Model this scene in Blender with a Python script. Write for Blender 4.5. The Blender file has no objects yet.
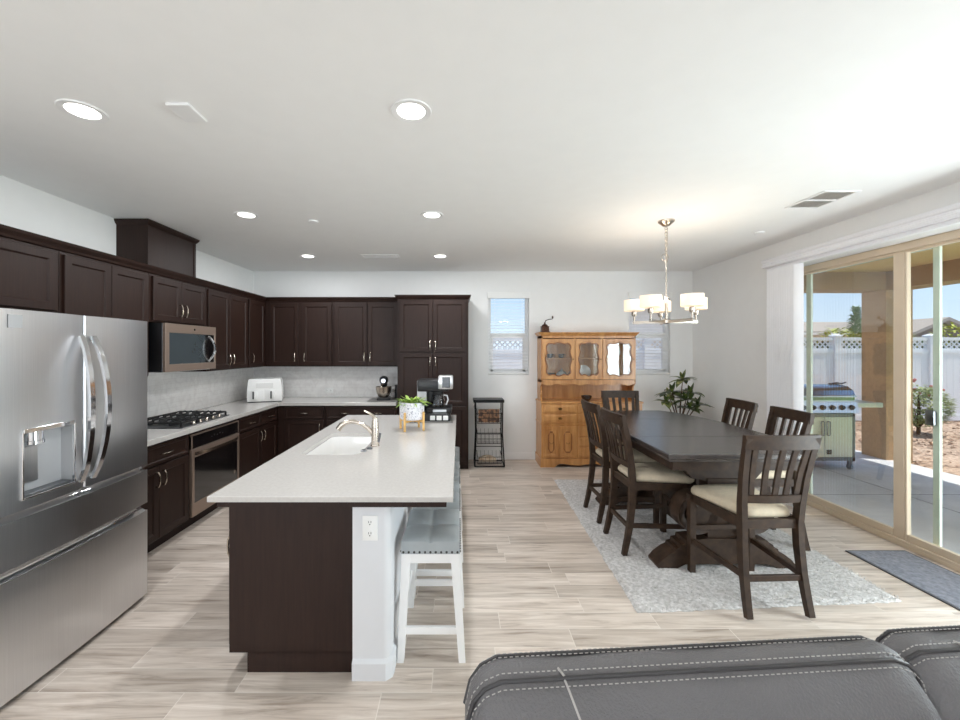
import bpy, bmesh, math, random
from mathutils import Matrix, Vector
random.seed(7)
SC = bpy.context.scene
COL = SC.collection
PI = math.pi

# ---------------------------------------------------------------- camera, world, sun, light, exposure
cam_d = bpy.data.cameras.new('camera')
cam_d.sensor_width = 36.0
cam_d.lens = 36.0 * 410.0 / 960.0
cam_d.shift_x = 21.0 / 960.0
cam_d.shift_y = -10.0 / 960.0
cam_d.clip_start = 0.03
cam_d.clip_end = 300
cam = bpy.data.objects.new('camera', cam_d)
COL.objects.link(cam)
cam.location = (0, 0, 1.60)
cam.rotation_euler = (PI / 2, 0, 0)
SC.camera = cam

world = bpy.data.worlds.new('sky')
SC.world = world
world.use_nodes = True
nt = world.node_tree
nt.nodes.clear()
wo = nt.nodes.new('ShaderNodeOutputWorld')
wb = nt.nodes.new('ShaderNodeBackground')
wr = nt.nodes.new('ShaderNodeValToRGB')
ws = nt.nodes.new('ShaderNodeSeparateXYZ')
wt = nt.nodes.new('ShaderNodeTexCoord')
nt.links.new(wt.outputs['Generated'], ws.inputs[0])
nt.links.new(ws.outputs['Z'], wr.inputs[0])
wr.color_ramp.elements[0].position = 0.0
wr.color_ramp.elements[0].color = (0.68, 0.79, 0.92, 1)
wr.color_ramp.elements[1].position = 0.6
wr.color_ramp.elements[1].color = (0.34, 0.50, 0.80, 1)
e = wr.color_ramp.elements.new(0.12)
e.color = (0.50, 0.66, 0.88, 1)
nt.links.new(wr.outputs[0], wb.inputs['Color'])
wb.inputs['Strength'].default_value = 0.79
nt.links.new(wb.outputs[0], wo.inputs['Surface'])

sun_d = bpy.data.lights.new('sun', 'SUN')
sun_d.energy = 3.2
sun_d.angle = 0.01
sun_d.color = (1.0, 0.95, 0.88)
sun = bpy.data.objects.new('sun', sun_d)
COL.objects.link(sun)
sun.rotation_euler = Vector((-0.30, 0.10, -0.90)).to_track_quat('-Z', 'Y').to_euler()
sun.location = (8, -6, 12)


def area(name, loc, direction, sx, sy, power, color=(1, 1, 1)):
    d = bpy.data.lights.new(name, 'AREA')
    d.shape = 'RECTANGLE'
    d.size, d.size_y = sx, sy
    d.energy = power
    d.color = color
    o = bpy.data.objects.new(name, d)
    COL.objects.link(o)
    o.location = loc
    o.rotation_euler = Vector(direction).to_track_quat('-Z', 'Y').to_euler()
    return o


# daylight through the living-room windows behind the camera
area('living_room_window_light', (0.2, -6.62, 1.45), (0, 1, 0.06), 5.4, 2.3, 58, (0.87, 0.945, 1.0))
for lx in (-1.4, 1.8):  # unseen overhead fill lights, added to even out the room's brightness
    for ly in (-4.4,):
        area('unseen_overhead_fill', (lx, ly, 2.74), (0, 0, -1), 0.35, 0.35, 24, (0.93, 0.97, 1.0))
# unseen fill light added behind the camera to brighten the right wall
area('unseen_side_fill', (-2.95, -2.2, 1.5), (1, 0.75, 0.05), 2.0, 1.5, 48, (0.9, 0.955, 1.0))
# daylight from the open sky beyond the patio, entering by the sliding door
area('patio_door_light', (3.95, 1.0, 1.15), (-1, 0.16, -0.12), 2.2, 1.9, 150, (0.87, 0.945, 1.0))

SC.view_settings.view_transform = 'Standard'
SC.view_settings.look = 'None'
SC.view_settings.exposure = 0.70
SC.view_settings.gamma = 1.0
SC.view_settings.use_curve_mapping = False
SC.cycles.use_denoising = True
SC.cycles.max_bounces = 10
SC.cycles.diffuse_bounces = 6
SC.cycles.glossy_bounces = 4
SC.cycles.transparent_max_bounces = 16
SC.cycles.sample_clamp_indirect = 6.0
SC.cycles.caustics_reflective = False
SC.cycles.caustics_refractive = False

# ---------------------------------------------------------------- helpers


def lin(c):
    return tuple(((v / 255) / 12.92 if v / 255 <= 0.04045 else ((v / 255 + 0.055) / 1.055) ** 2.4) for v in c)


def mat(name, rgb, rough=0.5, metal=0.0, coat=0.0, var=0.06, scale=8.0, stretch=(1, 1, 1), bump=0.0, bscale=60.0,
        emit=None, estr=0.0, rgb2=None, spec=0.5, aniso=0.0, trans=0.0, detail=3.0, contrast=None):
    """procedural principled material: noise-varied base colour, optional bump"""
    m = bpy.data.materials.new(name)
    m.use_nodes = True
    n, l = m.node_tree.nodes, m.node_tree.links
    b = n['Principled BSDF']
    a = lin(rgb)
    c2 = lin(rgb2) if rgb2 else tuple(min(1, v * (1 + var)) for v in a)
    c1 = a if rgb2 else tuple(v * (1 - var) for v in a)
    tc = n.new('ShaderNodeTexCoord')
    mp = n.new('ShaderNodeMapping')
    mp.inputs['Scale'].default_value = stretch
    l.new(tc.outputs['Object'], mp.inputs[0])
    nz = n.new('ShaderNodeTexNoise')
    nz.inputs['Scale'].default_value = scale
    nz.inputs['Detail'].default_value = detail
    l.new(mp.outputs[0], nz.inputs['Vector'])
    rp = n.new('ShaderNodeValToRGB')
    lo, hi = contrast or (0.3, 0.7)
    rp.color_ramp.elements[0].position = lo
    rp.color_ramp.elements[1].position = hi
    rp.color_ramp.elements[0].color = (*c1, 1)
    rp.color_ramp.elements[1].color = (*c2, 1)
    l.new(nz.outputs['Fac'], rp.inputs[0])
    l.new(rp.outputs[0], b.inputs['Base Color'])
    b.inputs['Roughness'].default_value = rough
    b.inputs['Metallic'].default_value = metal
    b.inputs['Coat Weight'].default_value = coat
    b.inputs['Coat Roughness'].default_value = 0.15
    b.inputs['Specular IOR Level'].default_value = spec
    b.inputs['Anisotropic'].default_value = aniso
    b.inputs['Transmission Weight'].default_value = trans
    if bump:
        nb = n.new('ShaderNodeTexNoise')
        nb.inputs['Scale'].default_value = bscale
        nb.inputs['Detail'].default_value = 4
        l.new(mp.outputs[0], nb.inputs['Vector'])
        bp = n.new('ShaderNodeBump')
        bp.inputs['Strength'].default_value = bump
        bp.inputs['Distance'].default_value = 0.01
        l.new(nb.outputs['Fac'], bp.inputs['Height'])
        l.new(bp.outputs[0], b.inputs['Normal'])
    if emit:
        b.inputs['Emission Color'].default_value = (*lin(emit), 1)
        b.inputs['Emission Strength'].default_value = estr
    return m


def glass_mat(name, tint=(1, 1, 1), refl=0.6):
    m = bpy.data.materials.new(name)
    m.use_nodes = True
    n, l = m.node_tree.nodes, m.node_tree.links
    n.clear()
    o = n.new('ShaderNodeOutputMaterial')
    mx = n.new('ShaderNodeMixShader')
    t = n.new('ShaderNodeBsdfTransparent')
    t.inputs[0].default_value = (*tint, 1)
    g = n.new('ShaderNodeBsdfGlossy')
    g.inputs['Roughness'].default_value = 0.01
    f = n.new('ShaderNodeFresnel')
    f.inputs[0].default_value = 1.45
    k = n.new('ShaderNodeMath')
    k.operation = 'MULTIPLY'
    k.inputs[1].default_value = refl
    l.new(f.outputs[0], k.inputs[0])
    l.new(k.outputs[0], mx.inputs[0])
    l.new(t.outputs[0], mx.inputs[1])
    l.new(g.outputs[0], mx.inputs[2])
    l.new(mx.outputs[0], o.inputs[0])
    return m


def floor_mat():
    m = bpy.data.materials.new('wood_plank_tile')
    m.use_nodes = True
    n, l = m.node_tree.nodes, m.node_tree.links
    b = n['Principled BSDF']
    tc = n.new('ShaderNodeTexCoord')
    mp = n.new('ShaderNodeMapping')
    mp.inputs['Location'].default_value = (0.25, -0.0085, 0)
    l.new(tc.outputs['Object'], mp.inputs[0])

    def brick(c1, c2, mo):
        k = n.new('ShaderNodeTexBrick')
        k.offset = 0.37
        k.offset_frequency = 2
        k.inputs['Scale'].default_value = 1.0
        k.inputs['Brick Width'].default_value = 0.92
        k.inputs['Row Height'].default_value = 0.1466
        k.inputs['Mortar Size'].default_value = 0.0021
        k.inputs['Mortar Smooth'].default_value = 0.1
        k.inputs['Bias'].default_value = 0.0
        k.inputs['Color1'].default_value = c1
        k.inputs['Color2'].default_value = c2
        k.inputs['Mortar'].default_value = mo
        k.offset = 0.0
        return k
    # every row of planks starts at its own random offset
    sx = n.new('ShaderNodeSeparateXYZ'); l.new(mp.outputs[0], sx.inputs[0])
    dv = n.new('ShaderNodeMath'); dv.operation = 'DIVIDE'; dv.inputs[1].default_value = 0.1466
    l.new(sx.outputs['Y'], dv.inputs[0])
    fl = n.new('ShaderNodeMath'); fl.operation = 'FLOOR'; l.new(dv.outputs[0], fl.inputs[0])
    wn = n.new('ShaderNodeTexWhiteNoise'); wn.noise_dimensions = '1D'; l.new(fl.outputs[0], wn.inputs['W'])
    ax = n.new('ShaderNodeMath'); ax.operation = 'ADD'; l.new(sx.outputs['X'], ax.inputs[0]); l.new(wn.outputs['Value'], ax.inputs[1])
    cb = n.new('ShaderNodeCombineXYZ'); l.new(ax.outputs[0], cb.inputs[0]); l.new(sx.outputs['Y'], cb.inputs[1])
    rnd = brick((0, 0, 0, 1), (1, 1, 1, 1), (0.5, 0.5, 0.5, 1))
    l.new(cb.outputs[0], rnd.inputs['Vector'])
    # per-plank shift of the grain
    cx = n.new('ShaderNodeCombineXYZ')
    mu = n.new('ShaderNodeMath'); mu.operation = 'MULTIPLY'; mu.inputs[1].default_value = 23.0
    l.new(rnd.outputs['Color'], mu.inputs[0])
    l.new(mu.outputs[0], cx.inputs[2]); l.new(mu.outputs[0], cx.inputs[0])
    ad = n.new('ShaderNodeVectorMath'); ad.operation = 'ADD'
    l.new(mp.outputs[0], ad.inputs[0]); l.new(cx.outputs[0], ad.inputs[1])
    m2 = n.new('ShaderNodeMapping'); m2.inputs['Scale'].default_value = (1.5, 19, 1)
    l.new(ad.outputs[0], m2.inputs[0])
    g1 = n.new('ShaderNodeTexNoise'); g1.inputs['Scale'].default_value = 1.5; g1.inputs['Detail'].default_value = 6
    g1.inputs['Roughness'].default_value = 0.62; g1.inputs['Distortion'].default_value = 0.7
    l.new(m2.outputs[0], g1.inputs['Vector'])
    r1 = n.new('ShaderNodeValToRGB')
    cr = r1.color_ramp
    cr.elements[0].position = 0.28; cr.elements[0].color = (*lin((160, 146, 133)), 1)
    cr.elements[1].position = 0.78; cr.elements[1].color = (*lin((240, 231, 222)), 1)
    k = cr.elements.new(0.45); k.color = (*lin((204, 191, 179)), 1)
    k = cr.elements.new(0.6); k.color = (*lin((221, 210, 199)), 1)
    l.new(g1.outputs['Fac'], r1.inputs[0])
    # plank-to-plank tone
    r2 = n.new('ShaderNodeValToRGB')
    r2.color_ramp.elements[0].color = (0.78, 0.76, 0.745, 1)
    r2.color_ramp.elements[1].color = (1.06, 1.05, 1.05, 1)
    l.new(rnd.outputs['Color'], r2.inputs[0])
    mx = n.new('ShaderNodeMix'); mx.data_type = 'RGBA'; mx.blend_type = 'MULTIPLY'; mx.inputs[0].default_value = 1.0
    l.new(r1.outputs[0], mx.inputs[6]); l.new(r2.outputs[0], mx.inputs[7])
    # grout
    mg = n.new('ShaderNodeMix'); mg.data_type = 'RGBA'
    l.new(rnd.outputs['Fac'], mg.inputs[0])
    l.new(mx.outputs[2], mg.inputs[6]); mg.inputs[7].default_value = (*lin((222, 213, 203)), 1)
    l.new(mg.outputs[2], b.inputs['Base Color'])
    b.inputs['Roughness'].default_value = 0.38
    b.inputs['Specular IOR Level'].default_value = 0.45
    bp = n.new('ShaderNodeBump'); bp.inputs['Strength'].default_value = 0.12; bp.inputs['Distance'].default_value = 0.004
    l.new(g1.outputs['Fac'], bp.inputs['Height'])
    l.new(bp.outputs[0], b.inputs['Normal'])
    return m


def tile_mat(name, c1, c2, mortar, bw, rh, rough=0.25):
    m = bpy.data.materials.new(name)
    m.use_nodes = True
    n, l = m.node_tree.nodes, m.node_tree.links
    b = n['Principled BSDF']
    tc = n.new('ShaderNodeTexCoord')
    sp = n.new('ShaderNodeSeparateXYZ'); l.new(tc.outputs['Object'], sp.inputs[0])
    su = n.new('ShaderNodeMath'); su.operation = 'ADD'
    l.new(sp.outputs['X'], su.inputs[0]); l.new(sp.outputs['Y'], su.inputs[1])
    cb = n.new('ShaderNodeCombineXYZ'); l.new(su.outputs[0], cb.inputs[0]); l.new(sp.outputs['Z'], cb.inputs[1])
    k = n.new('ShaderNodeTexBrick')
    k.inputs['Scale'].default_value = 1
    k.inputs['Brick Width'].default_value = bw
    k.inputs['Row Height'].default_value = rh
    k.inputs['Mortar Size'].default_value = 0.0015
    k.inputs['Color1'].default_value = (*lin(c1), 1)
    k.inputs['Color2'].default_value = (*lin(c2), 1)
    k.inputs['Mortar'].default_value = (*lin(mortar), 1)
    l.new(cb.outputs[0], k.inputs['Vector'])
    nz = n.new('ShaderNodeTexNoise'); nz.inputs['Scale'].default_value = 9; nz.inputs['Detail'].default_value = 7
    nz.inputs['Distortion'].default_value = 1.5
    l.new(tc.outputs['Object'], nz.inputs['Vector'])
    r = n.new('ShaderNodeValToRGB')
    r.color_ramp.elements[0].position = 0.36; r.color_ramp.elements[0].color = (0.91, 0.90, 0.90, 1)
    r.color_ramp.elements[1].position = 0.58; r.color_ramp.elements[1].color = (1, 1, 1, 1)
    l.new(nz.outputs['Fac'], r.inputs[0])
    mx = n.new('ShaderNodeMix'); mx.data_type = 'RGBA'; mx.blend_type = 'MULTIPLY'; mx.inputs[0].default_value = 1
    l.new(k.outputs['Color'], mx.inputs[6]); l.new(r.outputs[0], mx.inputs[7])
    l.new(mx.outputs[2], b.inputs['Base Color'])
    b.inputs['Roughness'].default_value = rough
    return m


class MB:
    """collects shapes into ONE mesh object"""

    def __init__(self, M=None):
        self.bm = bmesh.new()
        self.M = M or Matrix.Identity(4)

    def v(self, co):
        return self.bm.verts.new(self.M @ Vector(co))

    def face(self, vs):
        try:
            return self.bm.faces.new(vs)
        except ValueError:
            return None

    def poly(self, cos):
        return self.face([self.v(c) for c in cos])

    def box(self, x0, x1, y0, y1, z0, z1, bev=0.0, seg=1):
        x0, x1 = min(x0, x1), max(x0, x1); y0, y1 = min(y0, y1), max(y0, y1); z0, z1 = min(z0, z1), max(z0, z1)
        V = [self.v(c) for c in ((x0, y0, z0), (x1, y0, z0), (x1, y1, z0), (x0, y1, z0), (x0, y0, z1), (x1, y0, z1), (x1, y1, z1), (x0, y1, z1))]
        fs = [self.face([V[i] for i in q]) for q in ((3, 2, 1, 0), (4, 5, 6, 7), (0, 1, 5, 4), (1, 2, 6, 5), (2, 3, 7, 6), (3, 0, 4, 7))]
        bev = min(bev, 0.45 * min(x1 - x0, y1 - y0, z1 - z0))
        if bev > 0:
            es = list({e for f in fs for e in f.edges})
            bmesh.ops.bevel(self.bm, geom=es, offset=bev, segments=seg, profile=0.5, affect='EDGES', clamp_overlap=True)
        return self

    def loft(self, rings, cap0=True, cap1=True, closed=True):
        R = [[self.v(c) for c in r] for r in rings]
        n = len(R[0])
        for a, b in zip(R, R[1:]):
            for i in range(n if closed else n - 1):
                j = (i + 1) % n
                self.face([a[i], a[j], b[j], b[i]])
        if cap0: self.face(list(reversed(R[0])))
        if cap1: self.face(R[-1])
        return self

    def tube(self, pts, r, n=8, cap=True):
        pts = [Vector(p) for p in pts]
        rs = r if isinstance(r, (list, tuple)) else [r] * len(pts)
        rings = []
        up = None
        for i, p in enumerate(pts):
            t = (pts[min(i + 1, len(pts) - 1)] - pts[max(i - 1, 0)]).normalized()
            if up is None:
                up = Vector((0, 0, 1)) if abs(t.z) < 0.9 else Vector((1, 0, 0))
            a = t.cross(up)
            if a.length < 1e-5: a = t.orthogonal()
            a.normalize()
            b = a.cross(t).normalized()
            up = b
            rings.append([p + (a * math.cos(2 * PI * k / n) + b * math.sin(2 * PI * k / n)) * rs[i] for k in range(n)])
        return self.loft(rings, cap, cap)

    def bar(self, pts, w, h, side):
        """rectangular section swept along pts; side = constant sideways direction of width w"""
        pts = [Vector(p) for p in pts]
        s = Vector(side).normalized()
        ws = w if isinstance(w, (list, tuple)) else [w] * len(pts)
        hs = h if isinstance(h, (list, tuple)) else [h] * len(pts)
        rings = []
        for i, p in enumerate(pts):
            t = (pts[min(i + 1, len(pts) - 1)] - pts[max(i - 1, 0)]).normalized()
            u = s.cross(t).normalized()
            a, b = s * ws[i] / 2, u * hs[i] / 2
            rings.append([p - a - b, p + a - b, p + a + b, p - a + b])
        return self.loft(rings)

    def lathe(self, prof, c=(0, 0, 0), n=24, cap0=True, cap1=True):
        rings = [[(c[0] + r * math.cos(2 * PI * k / n), c[1] + r * math.sin(2 * PI * k / n), c[2] + z) for k in range(n)] for r, z in prof]
        return self.loft(rings, cap0, cap1)

    def cyl(self, p0, p1, r, n=16):
        return self.tube([p0, p1], r, n)

    def prism(self, poly, f0, f1):
        """poly: 2D points; f0, f1: map (a, b) to 3D for the two ends"""
        return self.loft([[f0(a, b) for a, b in poly], [f1(a, b) for a, b in poly]])

    def sphere(self, c, rx, ry=None, rz=None, n=12, m=8):
        ry = ry or rx; rz = rz or rx
        prof = []
        rings = []
        for i in range(m + 1):
            th = PI * i / m
            s = max(math.sin(th), 0.02)
            rings.append([(c[0] + rx * s * math.cos(2 * PI * k / n), c[1] + ry * s * math.sin(2 * PI * k / n), c[2] - rz * math.cos(th)) for k in range(n)])
        return self.loft(rings)

    def torus(self, c, R, r, axis='z', n=20, m=8, a0=0, a1=2 * PI):
        pts = []
        full = abs(a1 - a0 - 2 * PI) < 1e-6
        for k in range(n + 1):
            a = a0 + (a1 - a0) * k / n
            ca, sa = R * math.cos(a), R * math.sin(a)
            d = {'z': (ca, sa, 0), 'y': (ca, 0, sa), 'x': (0, ca, sa)}[axis]
            pts.append((c[0] + d[0], c[1] + d[1], c[2] + d[2]))
        return self.tube(pts, r, m, cap=not full)

    def panel(self, u0, u1, v0, v1, t, stile=0.055, rec=0.010, ch=0.010):
        """framed cabinet front in the u-v plane rising to w = t, with a sunk centre panel"""
        def ring(i, w):
            return [(u0 + i, v0 + i, w), (u1 - i, v0 + i, w), (u1 - i, v1 - i, w), (u0 + i, v1 - i, w)]
        e = 0.003
        return self.loft([ring(0, 0), ring(0, t - e), ring(e, t), ring(stile, t), ring(stile + ch, t - rec), ring(stile + ch + 0.001, t - rec)])

    def pull(self, u, v, ln, w0, vertical=True, r=0.0065):
        """arched bar pull standing off w0"""
        k = ln / 2
        P = [(-k, 0), (-k, 0.022), (-k * 0.6, 0.032), (0, 0.035), (k * 0.6, 0.032), (k, 0.022), (k, 0)]
        pts = [((u, v + a, w0 + b) if vertical else (u + a, v, w0 + b)) for a, b in P]
        return self.tube(pts, r, 6)

    def leaf(self, base, direction, ln, wd, up=(0, 0, 1), droop=0.25, seg=4):
        d = Vector(direction).normalized()
        s = d.cross(Vector(up))
        if s.length < 1e-3: s = Vector((1, 0, 0))
        s.normalize()
        nrm = s.cross(d)
        b = Vector(base)
        L, C, R = [], [], []
        for i in range(seg + 1):
            t = i / seg
            c = b + d * ln * t - Vector((0, 0, 1)) * droop * ln * t * t
            w = wd / 2 * math.sin(PI * (0.06 + 0.94 * t) ** 0.8) if t < 1 else 0.0
            C.append(self.v(c - nrm * 0.12 * w)); L.append(self.v(c + s * w + nrm * 0.12 * w)); R.append(self.v(c - s * w + nrm * 0.12 * w))
        for i in range(seg):
            self.face([L[i], C[i], C[i + 1], L[i + 1]])
            self.face([C[i], R[i], R[i + 1], C[i + 1]])
        return self

    def build(self, name, m, parent=None, smooth=35, recalc=True):
        if recalc:
            bmesh.ops.recalc_face_normals(self.bm, faces=self.bm.faces)
        me = bpy.data.meshes.new(name)
        if parent is not None and parent.name in W:
            self.bm.transform(W[parent.name].inverted())
        self.bm.to_mesh(me)
        self.bm.free()
        if smooth:
            me.polygons.foreach_set('use_smooth', [True] * len(me.polygons))
            me.set_sharp_from_angle(angle=math.radians(smooth))
        me.materials.append(m)
        o = bpy.data.objects.new(name, me)
        COL.objects.link(o)
        if parent is not None:
            o.parent = parent
            W[o.name] = W.get(parent.name, Matrix.Identity(4))
        return o


W = {}


def thing(name, label, cat, loc=(0, 0, 0), rotz=0.0, group=None):
    o = bpy.data.objects.new(name, None)
    COL.objects.link(o)
    o.empty_display_size = 0.1
    o.location = loc
    o.rotation_euler = (0, 0, rotz)
    W[o.name] = Matrix.Translation(loc) @ Matrix.Rotation(rotz, 4, 'Z')
    o['label'] = label
    o['category'] = cat
    if group: o['group'] = group
    return o


def put(o, loc, rotz=0.0):
    o.location = loc
    o.rotation_euler = (0, 0, rotz)


def tag(o, label, cat, group=None, kind=None):
    o['label'] = label
    o['category'] = cat
    if group: o['group'] = group
    if kind: o['kind'] = kind
    return o


def struct(o):
    o['kind'] = 'structure'
    return o


def dup(root, loc, rotz=0.0, label=None, group=None):
    def cp(o, parent):
        c = o.copy()
        COL.objects.link(c)
        c.parent = parent
        for ch in list(o.children):
            cp(ch, c)
        return c
    r = cp(root, None)
    put(r, loc, rotz)
    if label: r['label'] = label
    if group: r['group'] = group
    return r


def facing(d, at):
    """matrix taking (u, v, w) to the world: u along the front, v up, w outward"""
    U, Wd, O = {'+x': ((0, 1, 0), (1, 0, 0), (at, 0, 0)), '-y': ((1, 0, 0), (0, -1, 0), (0, at, 0)), '-x': ((0, -1, 0), (-1, 0, 0), (at, 0, 0))}[d]
    M = Matrix.Identity(4)
    for i in range(3):
        M[i][0], M[i][1], M[i][2], M[i][3] = U[i], (0, 0, 1)[i], Wd[i], O[i]
    return M

# ---------------------------------------------------------------- materials
M = {}
M['wall'] = mat('wall_paint', (237, 237, 236), 0.7, var=0.01, bump=0.04, bscale=220)
M['ceiling'] = mat('ceiling_paint', (244, 244, 243), 0.8, var=0.008, bump=0.05, bscale=160)
M['knee'] = mat('knee_wall_paint', (218, 219, 222), 0.6, var=0.01)
M['trim'] = mat('white_trim_paint', (240, 240, 240), 0.4, var=0.01)
M['floor'] = floor_mat()
M['splash'] = tile_mat('marble_mosaic', (246, 244, 242), (240, 238, 236), (228, 226, 224), 0.15, 0.05)
M['espresso'] = mat('espresso_wood', (36, 20, 15), 0.48, var=0.25, scale=5, stretch=(14, 14, 1.0), spec=0.3, bump=0.02, bscale=40, rgb2=(45, 28, 21))
M['toe'] = mat('dark_toe_kick', (30, 22, 20), 0.6)
M['quartz'] = mat('white_quartz', (201, 198, 194), 0.18, scale=60, rgb2=(194, 190, 186))
M['steel'] = mat('brushed_stainless', (220, 221, 223), 0.31, 1.0, var=0.05, scale=3, stretch=(220, 220, 1), aniso=0.4)
M['steel_warm'] = mat('warm_stainless', (158, 139, 126), 0.34, 0.55, var=0.05, scale=3, stretch=(1, 1, 220))
M['steel_dark'] = mat('grey_steel', (120, 122, 126), 0.35, 1.0, var=0.05)
M['silver_pl'] = mat('silver_plastic', (200, 202, 205), 0.3, 0.3, var=0.02)
M['chrome'] = mat('polished_chrome', (225, 226, 228), 0.1, 1.0, var=0.01)
M['nickel'] = mat('satin_nickel', (196, 186, 174), 0.26, 1.0, var=0.02)
M['black'] = mat('black_plastic', (22, 22, 24), 0.35, var=0.1)
M['black_glass'] = mat('black_glass', (14, 14, 16), 0.05, coat=1.0, var=0.1)
M['mw_glass'] = mat('smoked_glass', (62, 70, 74), 0.06, coat=1.0, var=0.05)
M['iron'] = mat('cast_iron', (26, 26, 27), 0.55, var=0.15, bump=0.1, bscale=120)
M['white_pl'] = mat('white_plastic', (238, 238, 236), 0.3, var=0.01)
M['white_ceramic'] = mat('white_ceramic', (228, 227, 225), 0.1, var=0.01, coat=0.4)
M['clear'] = glass_mat('clear_glass', (0.97, 0.99, 0.98), 0.7)
M['duct'] = mat('shaded_duct_grey', (196, 194, 190), 0.8)
M['hutch_glass'] = glass_mat('old_cabinet_glass', (0.97, 0.98, 0.97), 1.6)
M['door_glass'] = glass_mat('door_glass', (0.97, 0.99, 0.98), 0.22)
M['vinyl_tan'] = mat('tan_vinyl_frame', (222, 204, 180), 0.4, var=0.02)
M['green_edge'] = mat('pale_green_glass_edge', (218, 228, 214), 0.2, var=0.05, coat=0.5)
M['vane'] = mat('white_vinyl_vane', (240, 240, 243), 0.5, var=0.01)
M['blind'] = mat('white_blind_slat', (240, 240, 238), 0.4, var=0.01)
M['white_paint'] = mat('white_painted_wood', (248, 248, 248), 0.35, var=0.01)
M['stool_leather'] = mat('grey_faux_leather', (168, 174, 177), 0.38, var=0.06, scale=12, bump=0.08, bscale=160)
M['nail'] = mat('dark_pewter_nail', (70, 68, 66), 0.3, 1.0)
M['sofa'] = mat('dark_grey_leather', (106, 104, 105), 0.46, scale=3, rgb2=(97, 95, 96), bump=0.45, bscale=170, detail=6)
M['sofa_seam'] = mat('seam_shaded_leather_piping', (58, 56, 57), 0.5)  # piping darkened: shade of the recessed seams is put into its colour
M['thread'] = mat('pale_thread', (176, 172, 168), 0.7, var=0.05)
M['dark_wood'] = mat('weathered_dark_wood', (43, 29, 20), 0.5, scale=4, stretch=(6, 6, 6), rgb2=(65, 48, 35), bump=0.05, spec=0.35, bscale=50)
M['table_top'] = mat('dark_table_planks', (52, 46, 45), 0.25, scale=3, stretch=(14, 1.2, 1), rgb2=(62, 54, 51), bump=0.03, bscale=30, detail=6, spec=0.9)
M['cushion'] = mat('cream_linen', (212, 198, 174), 0.85, var=0.06, scale=40, bump=0.2, bscale=300)
M['oak'] = mat('honey_oak', (178, 120, 66), 0.35, scale=3.5, stretch=(6, 6, 0.9), rgb2=(212, 158, 98), bump=0.03, bscale=30, coat=0.2, detail=6)
M['oak_dark'] = mat('honey_oak_shaped_moulding', (128, 76, 36), 0.35, scale=5, stretch=(5, 5, 1), rgb2=(150, 94, 46), coat=0.2)
M['brass'] = mat('aged_brass', (110, 84, 50), 0.35, 1.0)
M['rug'] = mat('pale_grey_shag', (186, 183, 180), 0.95, scale=46, rgb2=(224, 221, 220), bump=0.9, bscale=80, detail=8, contrast=(0.35, 0.65))
M['mat'] = mat('grey_ribbed_mat', (112, 114, 124), 0.95, scale=40, rgb2=(146, 148, 158), bump=0.6, bscale=120, detail=6)
M['mat_edge'] = mat('dark_mat_binding', (92, 92, 97), 0.9)
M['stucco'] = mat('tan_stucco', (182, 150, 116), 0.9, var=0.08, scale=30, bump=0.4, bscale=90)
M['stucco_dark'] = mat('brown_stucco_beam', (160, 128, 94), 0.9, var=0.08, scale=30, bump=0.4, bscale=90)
M['patio_ceil'] = mat('tan_patio_soffit', (206, 176, 128), 0.9, var=0.05)
M['concrete'] = mat('patio_concrete', (206, 206, 210), 0.8, var=0.08, scale=3, bump=0.06, bscale=80)
M['mulch'] = mat('bark_mulch', (150, 124, 106), 0.95, scale=26, rgb2=(206, 180, 158), bump=0.8, bscale=40, detail=6)
M['chip'] = mat('bark_chip', (134, 100, 80), 0.9, scale=6, rgb2=(212, 186, 164))
M['lawn'] = mat('lawn_grass', (108, 140, 62), 0.9, scale=40, rgb2=(150, 176, 90), bump=0.5, bscale=120)
M['fence'] = mat('white_vinyl_fence', (226, 226, 230), 0.45, var=0.015)
M['leaf_cypress'] = mat('cypress_green', (74, 110, 56), 0.7, scale=20, rgb2=(128, 158, 84))
M['leaf_yellow'] = mat('yellow_green_leaf', (150, 160, 62), 0.6, scale=16, rgb2=(196, 194, 92))
M['leaf_rose'] = mat('rose_leaf_green', (118, 134, 80), 0.6, scale=20, rgb2=(180, 184, 132))
M['leaf_hedge'] = mat('hedge_green', (52, 70, 40), 0.7, scale=14, rgb2=(84, 104, 58))
M['petal'] = mat('pink_petal', (196, 120, 116), 0.6)
M['bark'] = mat('brown_bark', (92, 72, 54), 0.9, var=0.2)
M['roof'] = mat('grey_tile_roof', (150, 138, 128), 0.9, scale=3, stretch=(1, 12, 12), rgb2=(176, 162, 150))
M['roof_dark'] = mat('brown_tile_roof', (112, 98, 88), 0.9, scale=3, stretch=(1, 12, 12), rgb2=(140, 124, 112))
M['house'] = mat('pale_house_stucco', (214, 204, 192), 0.9, var=0.03)
M['house_w'] = mat('white_house_trim', (236, 234, 230), 0.7, var=0.02)
M['leaf'] = mat('dark_glossy_leaf', (44, 62, 30), 0.35, scale=22, rgb2=(96, 108, 52), contrast=(0.45, 0.62))
M['leaf_var'] = mat('cream_variegated_leaf', (64, 84, 38), 0.4, scale=26, rgb2=(178, 172, 112), contrast=(0.45, 0.7))
M['leaf_bright'] = mat('bright_leaf', (96, 140, 44), 0.45, scale=30, rgb2=(176, 200, 92))
M['soil'] = mat('dark_soil', (50, 38, 30), 0.95)
M['pot_speck'] = mat('speckled_white_pot', (232, 232, 236), 0.5, scale=110, rgb2=(120, 124, 150), contrast=(0.56, 0.68), detail=1)
M['bamboo'] = mat('pale_bamboo_wood', (222, 178, 110), 0.5, var=0.1)
M['terracotta'] = mat('brown_pot', (90, 66, 50), 0.6)
M['shade'] = mat('lit_linen_shade', (226, 216, 200), 0.8, var=0.01, emit=(255, 226, 190), estr=0.40)
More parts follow.
